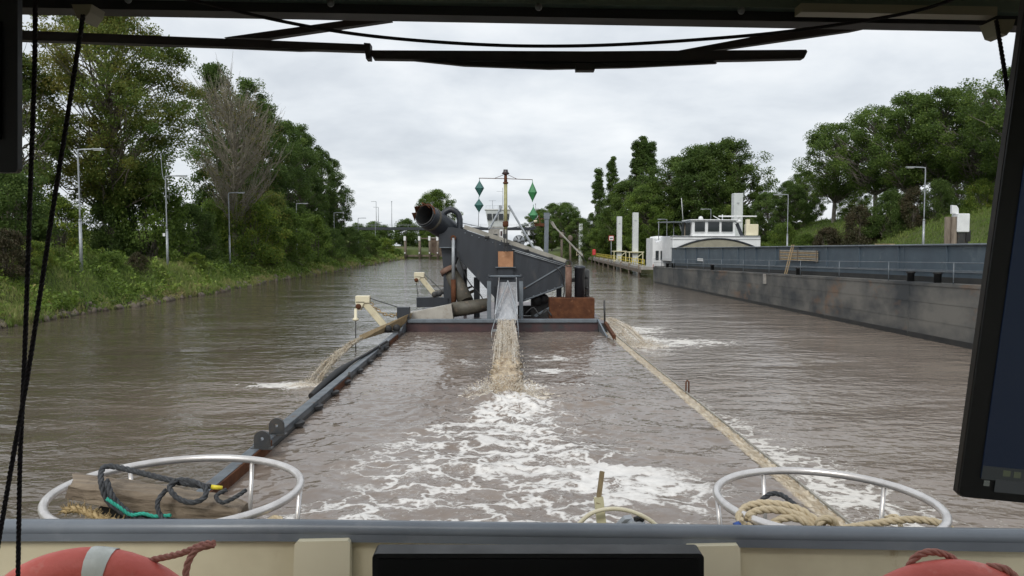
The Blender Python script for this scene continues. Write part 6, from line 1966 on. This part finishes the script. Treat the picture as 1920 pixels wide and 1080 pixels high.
tag(mb.build('sisal_rope', m_yrope), 'frayed yellow sisal rope at the left inside of the guard ring', 'rope')
tag(MB().prism([at(175, 962, 3.62), at(200, 938, 3.62), at(330, 960, 3.62), at(440, 985, 3.62), at(440, 1010, 3.62), at(175, 1010, 3.62)], (0, 0.18, 0)).build('rubber_fender', m_black), 'black rubber block under the timber in the left guard ring', 'fender')

e_ = empty('mooring_rope', at(1550, 1000, 3.45), 'thick beige mooring rope coiled and knotted in the right guard ring', 'rope')
YR = 3.42
loops = [
    [(1392, 982, 3.36), (1386, 968, 3.42), (1398, 952, 3.50), (1425, 944, 3.52), (1465, 946, 3.50), (1500, 956, 3.46), (1525, 972, 3.42), (1548, 984, 3.40)],
    [(1402, 972, 3.38), (1412, 961, 3.42), (1440, 955, 3.45), (1478, 960, 3.44), (1510, 972, 3.42), (1535, 987, 3.40)],
    [(1440, 988, 3.40), (1462, 974, 3.42), (1488, 971, 3.42), (1512, 980, 3.40), (1530, 995, 3.38)],
    [(1400, 985, 3.37), (1415, 992, 3.36), (1445, 998, 3.36)],
]
for lp in loops:
    rope_mb(spline([at(*p) for p in lp], 10), 0.0185).build('rope_turn', m_brope, e_)
kn = []
for k in range(40):
    t = k / 39 * 4 * math.pi
    kn.append(at(1553 + 17 * math.cos(t) - k * 0.15, 984 + 13 * math.sin(t) + 0.1 * k, 3.37 - 0.02 * math.sin(t * 0.5)))
rope_mb(kn, 0.0175).build('knot', m_brope, e_)
rope_mb(spline([at(1560, 998, 3.40), at(1590, 990, 3.42), at(1640, 982, 3.46), at(1690, 975, 3.48), at(1730, 975, 3.47), at(1765, 982, 3.42), at(1785, 994, 3.37), at(1800, 1010, 3.34)], 10), 0.018).build('rope_turn', m_brope, e_)
rope_mb(spline([at(1575, 1003, 3.42), at(1620, 997, 3.45), at(1660, 990, 3.47)], 10), 0.016).build('rope_turn', m_brope, e_)
rope_mb(spline([at(1660, 972, 3.60), at(1680, 968, 3.58), at(1688, 985, 3.54), at(1692, 1006, 3.5)], 8), 0.012).build('rope_end', m_brope, e_)
MB().tube([at(1377, 988, 3.37), at(1389, 984, 3.37)], [0.019, 0.02], 8).build('taped_end', m_blue, e_)
tag(rope_mb(spline([at(1428, 938, 3.72), at(1445, 926, 3.74), at(1465, 928, 3.72), at(1485, 942, 3.66), at(1502, 958, 3.6)], 10), 0.013).build('grey_rope', m_grope), 'thin grey rope loop behind the beige mooring rope', 'rope')
tag(rope_mb(spline([at(495, 990, 3.42), at(505, 976, 3.46), at(522, 972, 3.48), at(532, 985, 3.44)], 10), 0.016).build('pale_rope', m_brope), 'short piece of pale rope right of the left guard ring', 'rope')

# hose stand at the middle of the bulwark
e_ = empty('wash_hose', at(1150, 1000, 3.42), 'cream hose arched over the cap rail beside a brown stick', 'hose')
MB().tube(spline([at(1072, 1000, 3.40), at(1086, 982, 3.40), at(1110, 962, 3.40), at(1145, 954, 3.40), at(1180, 958, 3.40), at(1215, 973, 3.40), at(1245, 998, 3.40), at(1255, 1012, 3.40)], 10), 0.0095, 10).build('hose', m_creaml, e_)
m_stick = surf('brown_stick', (0.22, 0.165, 0.085), (0.16, 0.115, 0.06), scale=8, rough=0.7, stretch=(3, 3, 0.3))
MB().beam(at(1129, 884, 3.52), at(1121, 945, 3.46), 0.020, 0.022, up=(0, 1, 0)).build('stick', m_stick, e_)
MB().beam(at(1122, 932, 3.47), at(1131, 1010, 3.44), 0.042, 0.03, up=(0, 1, 0)).build('stand', m_pyel, e_)
mb = MB().lathe(at(1194, 994, 3.46), [(0.05, -0.05), (0.05, 0.02), (0.044, 0.035), (0.03, 0.05)], 18, 'Y').prism([at(1156, 990, 3.5), at(1172, 974, 3.5), at(1186, 972, 3.5), at(1180, 995, 3.5)], (0, 0.05, 0))
mb.build('deck_lamp', m_galv, e_)
MB().tube([at(1190, 974, 3.44), at(1200, 970, 3.45), at(1206, 976, 3.45)], 0.012, 8).build('coupling', m_darkst, e_)
